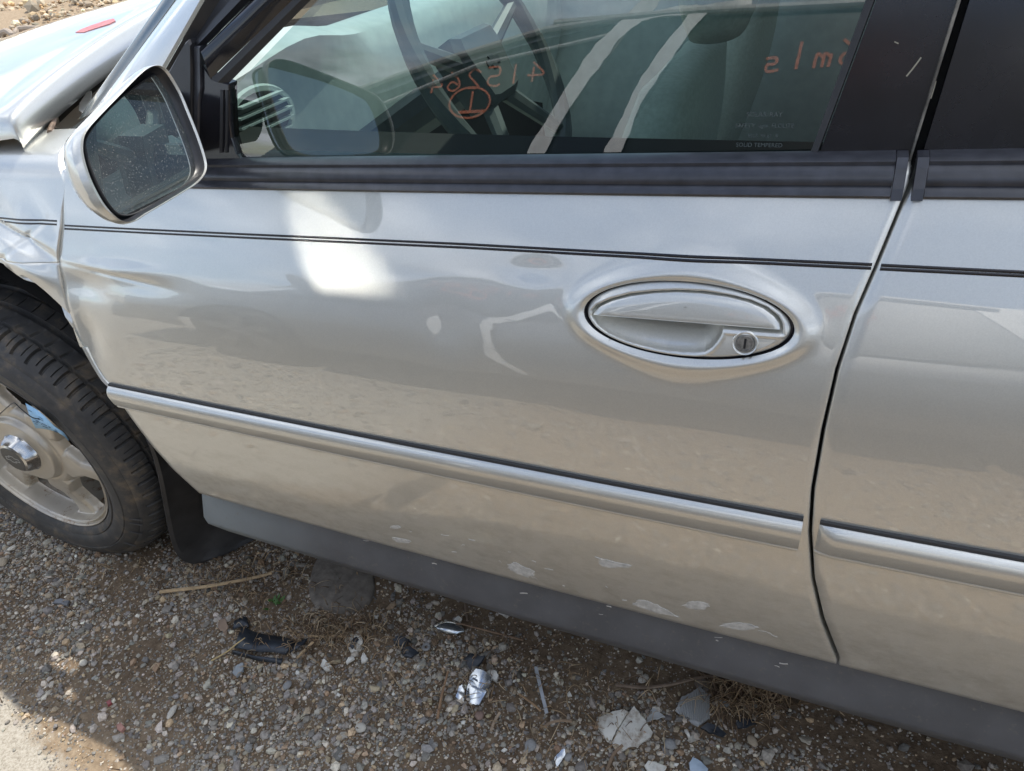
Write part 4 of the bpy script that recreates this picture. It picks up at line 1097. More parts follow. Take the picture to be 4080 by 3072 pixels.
for a0 in (R(-24), R(-27.5), R(-35), R(-48)):
    b = MB(); b.prism([wp(.284, a0, -.0136), wp(.307, a0, -.0035), wp(.307, a0 - R(.9), -.0035), wp(.284, a0 - R(.9), -.0136)], AXI * -.0014); b.build("sidewall_rib", RIBR, wheel)

# ---- paper tag tied to the wheel
TAGP = HUB - AXI * .014
def onT(cx_, cy_, off=0.0): return at_plane(cx_ * .2278, 813.3 + cy_ * .2278, TAGP - AXI * off, AXI)
tag = thing("paper_tag", tuple(np.array(onT(420, 430))), "light blue paper tag tied into the wheel spokes with black string", "paper tag")
nU = 14; topl = curve_pts([onT(240, 253, .004), onT(345, 315, .008), onT(430, 385, .012), onT(520, 475, .010), onT(600, 530, .004), onT(655, 600, -.004)], 6); botl = curve_pts([onT(338, 490, .006), onT(400, 495, .010), onT(470, 508, .012), onT(540, 530, .009), onT(600, 562, .004), onT(655, 604, -.004)], 6)
b = MB(); b.sweep([[tuple(a), tuple(a * .5 + c_ * .5 - AXI * .002), tuple(c_)] for a, c_ in zip(topl, botl)], caps=False)
sheet = b.build("tag_sheet", simple("blue_paper", (.30, .52, .72), .6, var=.08), tag, smooth=True, norm=False)
sm = sheet.modifiers.new("thick", "SOLIDIFY"); sm.thickness = .0006
b = MB()
for k in range(16):
    u = RNG.integers(1, len(topl) - 12); t0 = RNG.uniform(.15, .85); ln = RNG.integers(2, 6)
    A = [topl[min(u + i, len(topl) - 1)] * (1 - t0) + botl[min(u + i, len(topl) - 1)] * t0 - AXI * .0022 for i in range(ln)]
    b.ribbon(A, .0012, -AXI, .0002)
b.build("tag_print", simple("tag_ink", (.03, .06, .10), .7), tag)
b = MB(); b.tube(curve_pts([onT(-40, 390, .01), onT(0, 355, .012), onT(60, 300, .012), onT(130, 250, .012), onT(180, 290, .014), onT(250, 350, .016), onT(310, 390, .016), onT(372, 405, .014)], 5), .0011, 6)
b.build("tag_string", BLACK, tag, smooth=True)

# ---- rear wheel, for views from the side
b = MB(); hb = np.array([1.26, .03, .325])
secs = [[tuple(hb + np.array([math.cos(a) * r_, t_, math.sin(a) * r_])) for r_, t_ in ((.21, .01), (.25, -.012), (.30, -.005), (.325, .02), (.33, .1), (.325, .19), (.21, .2))] for a in np.linspace(0, 2 * math.pi, 61)]
b.sweep(secs, caps=False); rw = b.build("rear_wheel", TYRE, car, smooth=True, norm=False)
b = MB(); secs = [[tuple(hb + np.array([math.cos(a) * r_, t_, math.sin(a) * r_])) for r_, t_ in ((.214, .0), (.20, .02), (.08, .02), (.05, .01), (.001, .008))] for a in np.linspace(0, 2 * math.pi, 61)]
b.sweep(secs, caps=False); b.build("wheel_rim", RIM, rw, smooth=True, norm=False)

# ---- cabin
CLOTH = simple("seat_cloth", (.52, .53, .48), .95, var=.1, scale=150, bmp=.3, bscale=500)  # pale colour stands in for sunlight missing on the driver's seat
DASHM = simple("dash_plastic", (.54, .57, .555), .55, var=.08, bmp=.1)
DASHD = simple("dash_dark", (.06, .065, .07), .5)
ds = MB(); secs = []
for y_ in np.linspace(.17, 1.65, 30):
    k = .05 * math.sin(math.pi * (y_ - .17) / 1.48)
    bl = .035 * math.exp(-((y_ - .42) / .16) ** 2)
    secs.append([(-1.16, y_, .955), (-1.02 - k, y_, 1.00 + bl * .6), (-.93 - k + bl, y_, 1.012 + bl), (-.880 - k + bl, y_, .995 + bl), (-.868 - k, y_, .95), (-.860 - k, y_, .84), (-.90 - k, y_, .70), (-.98 - k, y_, .45)])
ds.sweep(secs); ds.build("dashboard", DASHM, car, smooth=True, ang=60)
vc = np.array((-.864, .262, .950))
b = MB(); ring_ = [vc + np.array([.006 - .10 * math.sin(a) * .04, math.cos(a) * .070, math.sin(a) * .040]) for a in np.linspace(0, 2 * math.pi, 33)]
b.tube(ring_, .006, 6); b.build("dash_vent", DASHM, car, smooth=True)
b = MB(); b.prism([vc + (q - vc) * .97 + np.array([.002, 0, 0]) for q in ring_[:-1]], (-.008, 0, 0)); b.build("vent_recess", DASHD, car)
for k in range(5):
    zz_ = -.026 + .013 * k; hw_ = .066 * math.sqrt(max(0, 1 - (zz_ / .042) ** 2))
    b = MB(); b.box(vc + np.array([.014, 0, zz_]), (.006, hw_ * .93, .0016)); b.build("vent_slat", DASHM, car)
b = MB(); b.sweep([[(-.868 - .05 * math.sin(math.pi * (y_ - .17) / 1.48), y_, z) for z in (.845, .885)] for y_ in np.linspace(.18, 1.6, 20)], caps=False); b.build("dash_band", DASHD, car, norm=False)
SWC = np.array(at_y(1060, 135, .43)); sa_ = R(28)
SX = np.array([0, 1, 0.]); SY = np.array([-math.sin(sa_), 0, math.cos(sa_)]); SN = np.array([math.cos(sa_), 0, math.sin(sa_)])
SWM = simple("wheel_grey", (.10, .11, .108), .5, var=.1, bmp=.1)
steer = bpy.data.objects.new("steering_wheel", None); link(steer, car)
b = MB(); b.tube([SWC + SX * math.cos(a) * .185 + SY * math.sin(a) * .185 for a in np.linspace(0, 2 * math.pi, 49)], .0145, 10); b.build("wheel_ring", SWM, steer, smooth=True)
for an in (20, 160, 235, 305):
    b = MB(); d_ = SX * math.cos(R(an)) + SY * math.sin(R(an)); b.tube([SWC + d_ * .06 - SN * .02, SWC + d_ * .182], .014, 8, .010); b.build("wheel_spoke", SWM, steer, smooth=True)
b = MB(); b.prism([SWC + SX * u * .068 + SY * v_ * .055 + SN * .004 for u, v_ in [(-.9, 1), (.9, 1), (1, .6), (.8, -.9), (.5, -1), (-.5, -1), (-.8, -.9), (-1, .6)]], -SN * .05, .012); b.build("horn_pad", SWM, steer)
b = MB(); b.prism([SWC + SX * u * 1.1 + SY * v_ * 1.1 + SN * .0062 for u, v_ in bow], -SN * .002); b.build("pad_badge", DASHD, steer)
b = MB(); b.tube([SWC - SN * .02, SWC - SN * .32], .035, 10); b.build("steering_column", DASHD, steer, smooth=True)
def seat(y0, nm):
    s_ = bpy.data.objects.new(nm, None); link(s_, car)
    b = MB(); secs = []
    for t_ in np.linspace(0, 1, 14):
        zc2 = .42 + .55 * t_; xc = -.42 + .17 * t_ + .02 * math.sin(t_ * 3); wd = .245 - .05 * t_ ** 2 - .05 * max(0, t_ - .85) * 6 * .5
        sec = []
        for a in np.linspace(0, 2 * math.pi, 21)[:-1]:
            cx_, sy_ = math.cos(a), math.sin(a)
            yy = math.copysign(abs(cx_) ** .55, cx_) * wd
            th = .075 * (1 - .55 * t_ ** 3); xx_ = math.copysign(abs(sy_) ** .6, sy_) * th - .028 * max(0, abs(yy) / wd - .55) * (sy_ < 0)
            sec.append((xc + xx_, y0 + yy, zc2))
        secs.append(sec + [sec[0]])
    top = np.mean(np.array(secs[-1]), 0); secs.append([tuple(np.array(p) * .5 + top * .5 + [0, 0, .012]) for p in secs[-1]]); secs.append([tuple(top + [0, 0, .014])] * len(secs[-1]))
    b.sweep(secs, caps=False); b.build("backrest", CLOTH, s_, smooth=True, ang=80)
    b = MB(); secs = []
    for t_ in np.linspace(0, 1, 9):
        x_ = -.88 + .56 * t_; sec = []
        for a in np.linspace(0, 2 * math.pi, 21)[:-1]:
            cx_, sy_ = math.cos(a), math.sin(a)
            sec.append((x_, y0 + math.copysign(abs(cx_) ** .5, cx_) * .25, .43 + math.copysign(abs(sy_) ** .6, sy_) * .085 + .03 * abs(cx_) ** 3))
        secs.append(sec + [sec[0]])
    b.sweep(secs); b.build("seat_cushion", CLOTH, s_, smooth=True, ang=70)
    b = MB(); secs = []
    for t_ in np.linspace(0, 1, 9):
        z_ = 1.01 + .17 * t_; k = math.sin(math.pi * (.12 + .76 * t_)) ** .4
        secs.append([(-.21 + math.sin(a) * .05 * k, y0 + math.copysign(abs(math.cos(a)) ** .6, math.cos(a)) * .135 * k, z_) for a in np.linspace(0, 2 * math.pi, 21)])
    b.sweep(secs); b.build("headrest", CLOTH, s_, smooth=True, ang=70)
    return s_
seat(.46, "driver_seat"); seat(1.34, "passenger_seat")
b = MB(); b.sweep([[(x_, .16 + o, z) for z, o in ((.30, .02), (.60, .0), (.80, -.02), (.93, -.035), (.95, -.045))] for x_ in (-.98, .02)], caps=False); b.build("door_lining", DASHM, front_door, norm=False)
b = MB(); b.sweep([[(x_, 1.66 - o, z) for z, o in ((.30, .02), (.60, .0), (.80, -.02), (.93, -.035), (.95, -.045))] for x_ in (-.98, 1.0)], caps=False); b.build("far_lining", DASHM, car, norm=False)
b = MB(); b.box((-.25, .91, .40), (.45, .11, .12)); b.build("centre_console", DASHD, car)
b = MB(); b.box((.85, .91, .48), (.25, .66, .10)); b.box((1.12, .91, .70), (.09, .66, .28)); b.build("rear_seat", CLOTH, car)
# etched lettering in the corner of the door glass
b = MB(); P0 = onG(1648, 252, .0025); ux = onG(1690, 252, .0025) - P0; ux /= np.linalg.norm(ux); uz = np.array([0, GT, 1]); uz /= np.linalg.norm(uz)
for s_, row, sz in (("SOLAR-RAY", 0, .0062), ("SAFETY  agm  FLOLITE", -1.35, .0055), ("AS-2  M-61  A", -2.6, .0048), ("SOLID TEMPERED", -3.8, .0055)):
    V, f_ = text_mesh(s_, sz)
    if len(V):
        V = V - np.array([V[:, 0].mean(), 0, 0]); b.put(P0 + V[:, :1] * ux + (V[:, 1:2] + row * .0072) * uz, f_)
b.build("glass_etching", simple("etched_white", (.07, .085, .082), .8, var=0), front_door, norm=False, kind="stuff")

# ================================================================== THE CAR ACROSS THE LANE (seen mirrored in glass and paint)
YO = -1.42
opp = thing("grey_sedan", (-1.0, YO - .9, 0), "grey sedan with taped windows across the lane, seen mirrored in the door window", "car")
def Fo(x, z): return YO - (np.interp(np.clip(Wc(0 * x, z), .1, 1), _ws, _ys) + .02) - .010 * (x + 1.2) ** 2
OX, OXR = -2.30, .98
xs_o = np.linspace(-3.25, 1.75, 200); zs_o = np.linspace(.24, .955, 44)
XO, ZO = np.meshgrid(xs_o, zs_o)
for axx in (OX, OXR):
    rr_ = np.hypot(XO - axx, ZO - .33); m = (rr_ > .30) & (rr_ < .37); k = np.where(m, .37 / np.maximum(rr_, 1e-6), 1)
    XO = axx + (XO - axx) * np.where(m, k, 1); ZO = .33 + (ZO - .33) * np.where(m, k, 1)
okv = ((np.hypot(XO - OX, ZO - .33) > .36) & (np.hypot(XO - OXR, ZO - .33) > .36)).ravel()
add("flank", np.stack([XO, Fo(XO, ZO), ZO], -1).reshape(-1, 3), gridfaces(200, 44, keep=lambda q: okv[list(q)].all()), PAINT2, opp)
b = MB()
def yt(z): return YO - .085 - (z - .955) * .42
dk = [(x_, z) for x_, z in ((-3.2, .78), (-2.9, .86), (-2.4, .93), (-1.95, .965), (-1.9, .965))]
b.sweep([[(x_, Fo(np.array(x_), np.array(min(z, .95))) + .0, z - .02), (x_, YO - .16, z), (x_, YO - .9, z + .03), (x_, YO - 1.64, z), (x_, YO - 1.75, z - .02)] for x_, z in dk], caps=False)
b.build("bonnet", PAINT2, opp, smooth=True, norm=False)
b = MB(); b.sweep([[(x_, yt(.965) + .04, .955), (x_, YO - .9, .985), (x_, YO - 1.7, .955)] for x_ in (1.15, 1.75)], caps=False); b.build("boot_lid", PAINT2, opp, norm=False)
b = MB(); zr = 1.47
b.sweep([[(x_, yt(zr) + .012, zr - .03 - d_), (x_, yt(zr) - .01, zr - d_), (x_, YO - .9, zr + .035 - d_), (x_, YO - 1.5, zr - d_), (x_, YO - 1.53, zr - .03 - d_)] for x_, d_ in ((-1.02, .04), (-.86, .012), (-.5, 0), (0, .004), (.38, .03), (.46, .05))], caps=False); b.build("roof", PAINT2, opp, smooth=True, norm=False)
def opillar(name, x0, x1, x2, x3, mat, o=0.004, z0=.95, z1=1.425):
    b = MB(); b.prism([(x0, yt(z0) + o, z0), (x1, yt(z0) + o, z0), (x2, yt(z1) + o, z1), (x3, yt(z1) + o, z1)], (0, -.03, 0)); return b.build(name, mat, opp)
OWHITE = simple("bare_sill", (.5, .5, .48), .4)
b = MB(); b.prism([(x_, yt(z) + .004, z) for x_, z in ((-2.30, .95), (-2.02, .95), (-1.86, 1.17), (-1.45, 1.30), (-1.05, 1.40), (-.80, 1.44), (-.95, 1.465), (-1.25, 1.40), (-1.75, 1.26))], (0, -.03, 0)); b.build("a_pillar", PAINT2, opp)
opillar("centre_pillar", -1.01, -.74, -.50, -.72, GLOSSBLACK, z1=1.455)
b = MB(); b.sweep([[(-3.22 - ox_ * (1 - ((yy - YO + .9) / .9) ** 2), yy, zz_) for zz_, ox_ in ((.28, .02), (.34, .14), (.55, .18), (.62, .14), (.78, .02))] for yy in np.linspace(YO - 1.76, YO - .04, 14)], caps=False); b.build("front_bumper", PAINT2, opp, smooth=True, norm=False)
opillar("rear_pillar", .66, 1.2, .54, .38, PAINT2, z1=1.45)
b = MB(); b.tube([(-1.02, yt(1.44) + .01, 1.452), (-.5, yt(1.46) + .008, 1.468), (.1, yt(1.46) + .008, 1.464), (.46, yt(1.43) + .01, 1.432)], .012, 8); b.build("roof_rail", OWHITE, opp, smooth=True)
b = MB(); b.tube([(-2.22, yt(1.06) + .010, 1.075), (-1.90, yt(1.19) + .012, 1.205), (-1.45, yt(1.33) + .012, 1.335), (-1.05, yt(1.42) + .012, 1.43), (-.74, yt(1.46) + .012, 1.462)], .011, 8); b.build("window_frame", OWHITE, opp, smooth=True)
b = MB(); b.tube([(-1.72, yt(1.16) + .008, 1.165), (-1.30, yt(1.31) + .008, 1.315), (-.80, yt(1.41) + .008, 1.405)], .007, 8); b.build("window_frame", OWHITE, opp, smooth=True)
b = MB(); b.put([(x_, yt(z), z) for x_, z in ((-2.02, .955), (-1.0, .955), (-.74, 1.44), (-1.05, 1.40), (-1.45, 1.30), (-1.86, 1.17))], [(0, 1, 2, 3, 4, 5)]); b.build("front_window", GLASS2, opp)
b = MB(); b.put([(-.75, yt(.95), .955), (.62, yt(.95), .955), (.40, yt(1.45), 1.45), (-.52, yt(1.45), 1.45)], [(0, 1, 2, 3)]); b.build("rear_window", GLASS2, opp)
b = MB(); b.put([(-1.98, YO - .13, .97), (-1.98, YO - 1.68, .97), (-1.0, YO - 1.5, 1.45), (-1.0, yt(1.45) - .01, 1.45)], [(0, 1, 2, 3)]); b.build("windscreen", GLASS2, opp)
b = MB(); b.box((-.6, YO - .9, .55), (1.3, .72, .28)); b.box((.55, YO - .95, 1.05), (.05, .6, .22)); b.build("cabin_block", DARK, opp)
b = MB(); b.box((-.75, YO - 1.72, .62), (2.45, .05, .34)); b.build("far_flank", DARK, opp)
b = MB(); b.box((-.35, YO - 1.40, 1.17), (.62, .02, .26)); b.build("headliner", DARK, opp)  # upright dark sheet added to black out the view through its windows
b = MB(); secs = []
for t_ in np.linspace(0, 1, 10):
    z_ = .80 + .42 * t_; sec = [( -.28 + .10 * t_ + math.sin(a) * .07 * (1 - .5 * t_ ** 3), YO - .48 + math.copysign(abs(math.cos(a)) ** .6, math.cos(a)) * (.23 - .07 * t_ ** 2), z_) for a in np.linspace(0, 2 * math.pi, 19)]
    secs.append(sec)
b.sweep(secs); b.build("seat_back", CLOTH, opp, smooth=True)
for axx in (OX, OXR):
    w_ = bpy.data.objects.new("road_wheel", None); link(w_, opp)
    b = MB(); hb = np.array([axx, YO - .03, .325])
    b.sweep([[tuple(hb + np.array([math.cos(a) * r_, -t_, math.sin(a) * r_])) for r_, t_ in ((.21, .01), (.25, -.012), (.30, -.005), (.325, .02), (.325, .19), (.21, .2))] for a in np.linspace(0, 2 * math.pi, 61)], caps=False); b.build("tyre", TYRE, w_, smooth=True, norm=False)
    b = MB(); b.sweep([[tuple(hb + np.array([math.cos(a) * r_, -t_, math.sin(a) * r_])) for r_, t_ in ((.212, -.004), (.20, .015), (.19, .04), (.05, .055))] for a in np.linspace(0, 2 * math.pi, 61)], caps=False); b.build("wheel_dish", DARK, w_, smooth=True, norm=False)
    for k in range(5):
        a = 2 * math.pi * k / 5 + .4; d_ = np.array([math.cos(a), 0, math.sin(a)]); e_ = np.array([-math.sin(a), 0, math.cos(a)]); b = MB()
        b.prism([hb + d_ * .02 + e_ * .035, hb + d_ * .205 + e_ * .05, hb + d_ * .205 - e_ * .05, hb + d_ * .02 - e_ * .035], (0, -.03, 0), .006); b.build("wheel_spoke", PAINT2, w_)
TAPE = simple("clear_tape", (.80, .80, .77), .3, var=.12, scale=25)
def tape(pts, w_):
    P = curve_pts([(x_, yt(z) + .016 + .004 * (i % 2), z) for i, (x_, z) in enumerate(pts)], 6)
    wv = [w_ * (1 + .05 * math.sin(i * 1.7) + .12 * math.sin(i * .6 + w_ * 90) + .08 * RNG.normal()) for i in range(len(P))]
    b = MB(); b.ribbon(P, wv, (0, .92, .39), .002); b.build("tape_strip", TAPE, opp)
tape([(-1.03, .93), (-.98, 1.05), (-.90, 1.22), (-.80, 1.38), (-.70, 1.48), (-.655, 1.535)], .060)
tape([(-.76, .93), (-.70, 1.06), (-.66, 1.2), (-.58, 1.35), (-.50, 1.475)], .050)
# a torn strip hangs down over the flank
def hang(pts, wv):
    P = curve_pts([(x_, float(Fo(np.array(x_), np.array(z))) + .010 + o, z) for x_, z, o in pts], 6); n = len(P)
    W_ = np.interp(np.linspace(0, 1, n), np.linspace(0, 1, len(wv)), wv) * (1 + .22 * RNG.normal(0, 1, n)); b = MB(); b.ribbon(P, W_, (0, 1, .05), .002); b.build("tape_strip", TAPE, opp)
hang([(-1.04, .94, .01), (-1.12, .86, .02), (-1.12, .74, .015), (-1.08, .60, .02), (-1.06, .48, .012), (-.99, .36, .02), (-.92, .27, .01)], [.06, .085, .075, .055, .06, .04, .02])
hang([(-.72, .94, .01), (-.66, .80, .015), (-.66, .68, .02), (-.61, .60, .01)], [.04, .05, .04, .05])
tape([(-.72, 1.455), (-.6, 1.47), (-.5, 1.474), (-.40, 1.478), (-.34, 1.486)], .030)
GLY = {"4": [[(.7, 1), (.0, .35), (.9, .35)], [(.62, .75), (.58, 0)]], "1": [[(.5, 1), (.45, 0)]], "5": [[(.9, 1), (.25, .95), (.2, .55), (.7, .5), (.75, .15), (.3, 0), (.05, .08)]],
       "2": [[(.1, .8), (.5, 1), (.8, .75), (.4, .35), (.1, .02), (.9, .08)]], "6": [[(.75, 1), (.25, .6), (.1, .2), (.45, 0), (.8, .2), (.6, .48), (.2, .3)]],
       "8": [[(.75, .85), (.4, 1), (.2, .75), (.75, .3), (.5, 0), (.15, .2), (.45, .52), (.75, .85)]], "9": [[(.8, .8), (.45, 1), (.15, .75), (.4, .5), (.8, .8), (.65, 0)]],
       "m": [[(.05, .5), (.12, 0)], [(.12, .4), (.35, .52), (.42, 0)], [(.45, .4), (.7, .52), (.8, 0)]], "l": [[(.35, 1.05), (.45, 0)]], "s": [[(.8, .5), (.3, .5), (.3, .28), (.7, .25), (.65, 0), (.1, .03)]],
       "U": [[(.1, 1), (.15, .15), (.5, 0), (.8, .2), (.85, 1)]], "R": [[(.15, 0), (.12, 1), (.7, .9), (.65, .6), (.15, .5), (.85, 0)]], " ": []}
ORANGE = simple("orange_chalk", (.62, .20, .11), .8, var=.25, scale=90)
def scrawl(txt, x0, z0, h_, w_, thick, slope=0.0):
    b = MB()
    for i, ch in enumerate(txt):
        for st_ in GLY[ch]:
            P = curve_pts([(x0 - (i * 1.18 + u) * w_, 0, z0 + v_ * h_ + slope * (i * 1.18 + u) * w_) for u, v_ in st_], 5)
            P = [np.array((p[0], yt(p[2]) + .004, p[2])) for p in P]; b.ribbon(P, thick, (0, .92, .39), .001)
    return b
scrawl("415264", -1.03, 1.255, .070, .070, .008, -.09).build("glass_writing", ORANGE, opp, label="orange number scrawl", kind="stuff")
b = scrawl("1", -1.26, 1.145, .075, .09, .009)
P = [(-1.31 + .085 * math.cos(a), 0, 1.18 + .055 * math.sin(a)) for a in np.linspace(0, 2 * math.pi * 1.04, 30)]
b.ribbon([np.array((p[0], yt(p[2]) + .004, p[2])) for p in P], .008, (0, .92, .39), .001)
P = [(-1.24, 0, 1.150), (-1.35, 0, 1.145)]; b.ribbon([np.array((p[0], yt(p[2]) + .0045, p[2])) for p in P], .012, (0, .92, .39), .001)
b.build("glass_writing", ORANGE, opp, label="orange circled numeral", kind="stuff")
scrawl("286mls", .147, 1.29, .08, .062, .010, -.05).build("glass_writing", ORANGE, opp, label="orange scrawl ending in mls", kind="stuff")
# added reflector, shaped and aimed to throw the sun patch on the silver door
PMIR = np.array((-1.85, YO + .10, 1.10)); patch_px = [(612, 402), (690, 408), (795, 530), (893, 640), (800, 636), (690, 626), (650, 570), (622, 480)]
Q = [on(*p) for p in patch_px]; T_ = np.mean(Q, 0); rv = (T_ - PMIR) / np.linalg.norm(T_ - PMIR)
sv = -np.array(S_TO); mn = rv - sv; mn /= np.linalg.norm(mn)
reflector_pts = [q - rv * (((q - PMIR) @ mn) / (rv @ mn)) for q in Q]
om = bpy.data.objects.new("sun_patch_reflector", None); link(om, opp)
b = MB(); b.prism(reflector_pts, -mn * .003); b.build("mirror_glass", MIRROR2, om, label="added tilted reflector for the sun patch")
cS = np.mean(reflector_pts, 0); b = MB(); hp = [cS + (np.array(p) - cS) * 1.04 - mn * .0035 for p in reflector_pts]; b.prism(hp, -mn * .012, .002); b.build("reflector_back", DARK, om)
b = MB(); b.tube([cS - mn * .012, (cS[0], yt(.97) + .01, .97)], .012, 8); b.build("mirror_arm", DARK, om, smooth=True)

# added car beyond the silver one, darkens the view through its glass
far_car = opp.copy(); link(far_car); far_car["label"] = "added car beyond the silver sedan, darkening the view through its cabin"; far_car["category"] = "car"
far_car.rotation_euler = (0, 0, math.pi); far_car.location = (.55 + 1.0, 1.28 - (YO - .9), 0)
for ch in list(opp.children):
    if ch.name.split(".")[0] in ("glass_writing", "tape_strip", "sun_patch_reflector"): continue
    c1 = ch.copy(); link(c1, far_car)
    for g_ in list(ch.children):
        c2 = g_.copy(); link(c2, c1)

# ================================================================== LITTER ON THE GROUND
def gz(x_, y_): return float(gheight(np.array(x_), np.array(y_)))
def gp(px, py, up=0.0):
    p = at_z(px, py, .004 + up); return np.array([p[0], p[1], gz(p[0], p[1]) + .004 + up])
def shard_mesh(pix, thick, tilt, up, curl=.9):
    """broken plastic: ragged densified outline, bowed and dented face, real thickness"""
    P = [at_z(px, py, .008 + up) for px, py in pix]; c_ = np.mean(P, 0); base = gz(c_[0], c_[1]) + .005 + up; n0 = len(P); O = []
    for i in range(n0):
        a, b_ = P[i], P[(i + 1) % n0]; L = np.linalg.norm(b_ - a); k = max(1, int(L / .0035))
        for q in range(k):
            t_ = q / k; jt = 0 if q == 0 else RNG.normal(0, .0005); d_ = (b_ - a) / (L + 1e-9); O.append(a + (b_ - a) * t_ + np.array([-d_[1], d_[0], 0]) * jt)
    O = np.array(O); n = len(O); size = np.max(np.linalg.norm(O - c_, axis=1)); ca_ = RNG.uniform(0, 3.1)
    def lift(p):
        dx, dy = p[:, 0] - c_[0], p[:, 1] - c_[1]; u = dx * math.cos(ca_) + dy * math.sin(ca_)
        return base + dx * tilt[0] + dy * tilt[1] - curl * u * u / size * .35 + vnoise(p[:, 0] * 70, p[:, 1] * 70, 15, 2) * .0016
    rings = []
    for s_, dz in ((1.0, 0), (1.0, thick * .75), (.975, thick), (.82, thick), (.60, thick), (.35, thick), (.12, thick)):
        q = c_ + (O - c_) * s_; q[:, 2] = lift(q) + dz; rings.append(q)
    top = c_.copy()[None]; top[:, 2] = lift(top) + thick
    V = np.concatenate(rings + [top]); f = [(k * n + i, k * n + (i + 1) % n, (k + 1) * n + (i + 1) % n, (k + 1) * n + i) for k in range(len(rings) - 1) for i in range(n)]
    f += [((len(rings) - 1) * n + i, (len(rings) - 1) * n + (i + 1) % n, len(rings) * n) for i in range(n)] + [tuple(reversed(range(n)))]
    return V, f
def piece(name, pix, thick, mat, label, cat, tilt=(0, 0), bev=.0008, up=.002, group=None):
    V, f = shard_mesh(pix, thick, tilt, up); o = add(name, V, f, mat, None, True, label=label, cat=cat, group=group); fix_normals(o); sharp(o, 40); return o
def shiny(name, col, rough): return simple(name, col, rough, metal=.85, var=.15, scale=30, bmp=.05, bscale=25, bdist=.002)
FOIL = shiny("reflector_silver", (.50, .52, .53), .2)
def dirty_mat(name, col, dirt=(.20, .14, .085), rough=.5):
    m, t, b = new_mat(name); n1 = ramp(t, noise(t, 55, 8, rough=.7), [(.48, (0, 0, 0)), (.72, (1, 1, 1))])
    t.links.new(mixcol(t, n1, tuple(col), dirt), b.inputs["Base Color"]); b.inputs["Roughness"].default_value = rough; bump(t, b, noise(t, 120, 4), .2, .001); return m
DIRTYW = dirty_mat("dirty_white", (.58, .565, .505))
TORN = simple("torn_black_plastic", (.022, .027, .034), .42, var=.4, scale=40, bmp=.2, bscale=60)
def clear_mat():
    m, t, b = new_mat("ribbed_clear"); b.inputs["Base Color"].default_value = (.42, .43, .42, 1); b.inputs["Roughness"].default_value = .18; b.inputs["Transmission Weight"].default_value = .35
    return m
CLEAR = clear_mat()
GREYROD = simple("grey_rod", (.36, .38, .40), .4)
big = thing("plastic_shard", tuple(gp(1348, 1578)), "largest dirty white broken plastic plate, low right on the gravel", "plastic shard")
def part_piece(parent, name, pix, thick, mat, tilt=(0, 0), up=.002, bev=.0008):
    V, f = shard_mesh(pix, thick, tilt, up); o = add(name, V, f, mat, parent, True); fix_normals(o); sharp(o, 40); return o
part_piece(big, "plate_half", [(1322, 1540), (1348, 1539), (1358, 1545), (1330, 1580), (1318, 1600), (1312, 1598), (1300, 1578), (1285, 1563), (1292, 1548), (1303, 1546)], .004, DIRTYW, (.12, .25))
part_piece(big, "plate_half", [(1359, 1545), (1370, 1532), (1386, 1550), (1411, 1577), (1406, 1588), (1386, 1602), (1378, 1612), (1360, 1612), (1345, 1619), (1338, 1613), (1325, 1618), (1319, 1600), (1332, 1581)], .004, DIRTYW, (-.05, .22))
piece("plastic_shard", [(1381, 1547), (1400, 1539), (1412, 1529), (1424, 1538), (1437, 1548), (1424, 1552), (1398, 1556)], .003, simple("frosted_plastic", (.45, .46, .45), .4), "frosted grey plastic strip beside the largest white plate", "plastic shard", (.2, .1))
lens = thing("lens_shard", tuple(gp(1495, 1525)), "clear ribbed headlamp lens shard lying near the dry grass clump", "lens shard")
part_piece(lens, "lens_plate", [(1457, 1533), (1470, 1508), (1495, 1497), (1513, 1485), (1530, 1500), (1533, 1528), (1531, 1551), (1508, 1565), (1485, 1555), (1466, 1546)], .005, CLEAR, (.1, .3))
b = MB(); 
LP = [(1457, 1533), (1470, 1508), (1495, 1497), (1513, 1485), (1530, 1500), (1533, 1528), (1531, 1551), (1508, 1565), (1485, 1555), (1466, 1546)]
lc = np.mean([at_z(px, py, .012) for px, py in LP], 0); lbase = gz(lc[0], lc[1]) + .009
for k in range(15):
    a = np.array([1462 + 5.0 * k, 1522 + 1.2 * k - .12 * k * k]); 
    q0 = np.array([1462 + k * 4.9, 1530 - 24 * min(1, (k + 1) / 6) - (6 if 6 < k < 13 else 0)]); q1 = np.array([1472 + k * 4.3, 1546 + 1.2 * k - (8 if k > 11 else 0)])
    A = at_z(*q0, .012); B = at_z(*q1, .012)
    A, B = [np.array([p[0], p[1], lbase + .0056 + (p[0] - lc[0]) * .1 + (p[1] - lc[1]) * .3]) for p in (A, B)]
    b.tube([A, B], .0006, 4)
b.build("lens_ribs", CLEAR, lens)
refl = thing("reflector_shard", tuple(gp(1030, 1480)), "stepped silver lamp reflector shard with two bright ridges, beside the grey rod", "reflector shard")
part_piece(refl, "reflector_face", [(1004, 1498), (1008, 1480), (1014, 1462), (1030, 1450), (1044, 1454), (1063, 1466), (1060, 1482), (1050, 1497), (1040, 1510), (1034, 1519), (1018, 1516), (1003, 1511)], .006, FOIL, (.15, .35), bev=.0015)
part_piece(refl, "reflector_wing", [(984, 1505), (992, 1486), (1000, 1482), (1003, 1497), (1001, 1511), (990, 1509)], .005, FOIL, (-.3, .3), bev=.0012)
part_piece(refl, "broken_edge", [(1048, 1453), (1058, 1446), (1070, 1449), (1077, 1458), (1070, 1468), (1060, 1463)], .006, DIRTYW, (.1, .2))
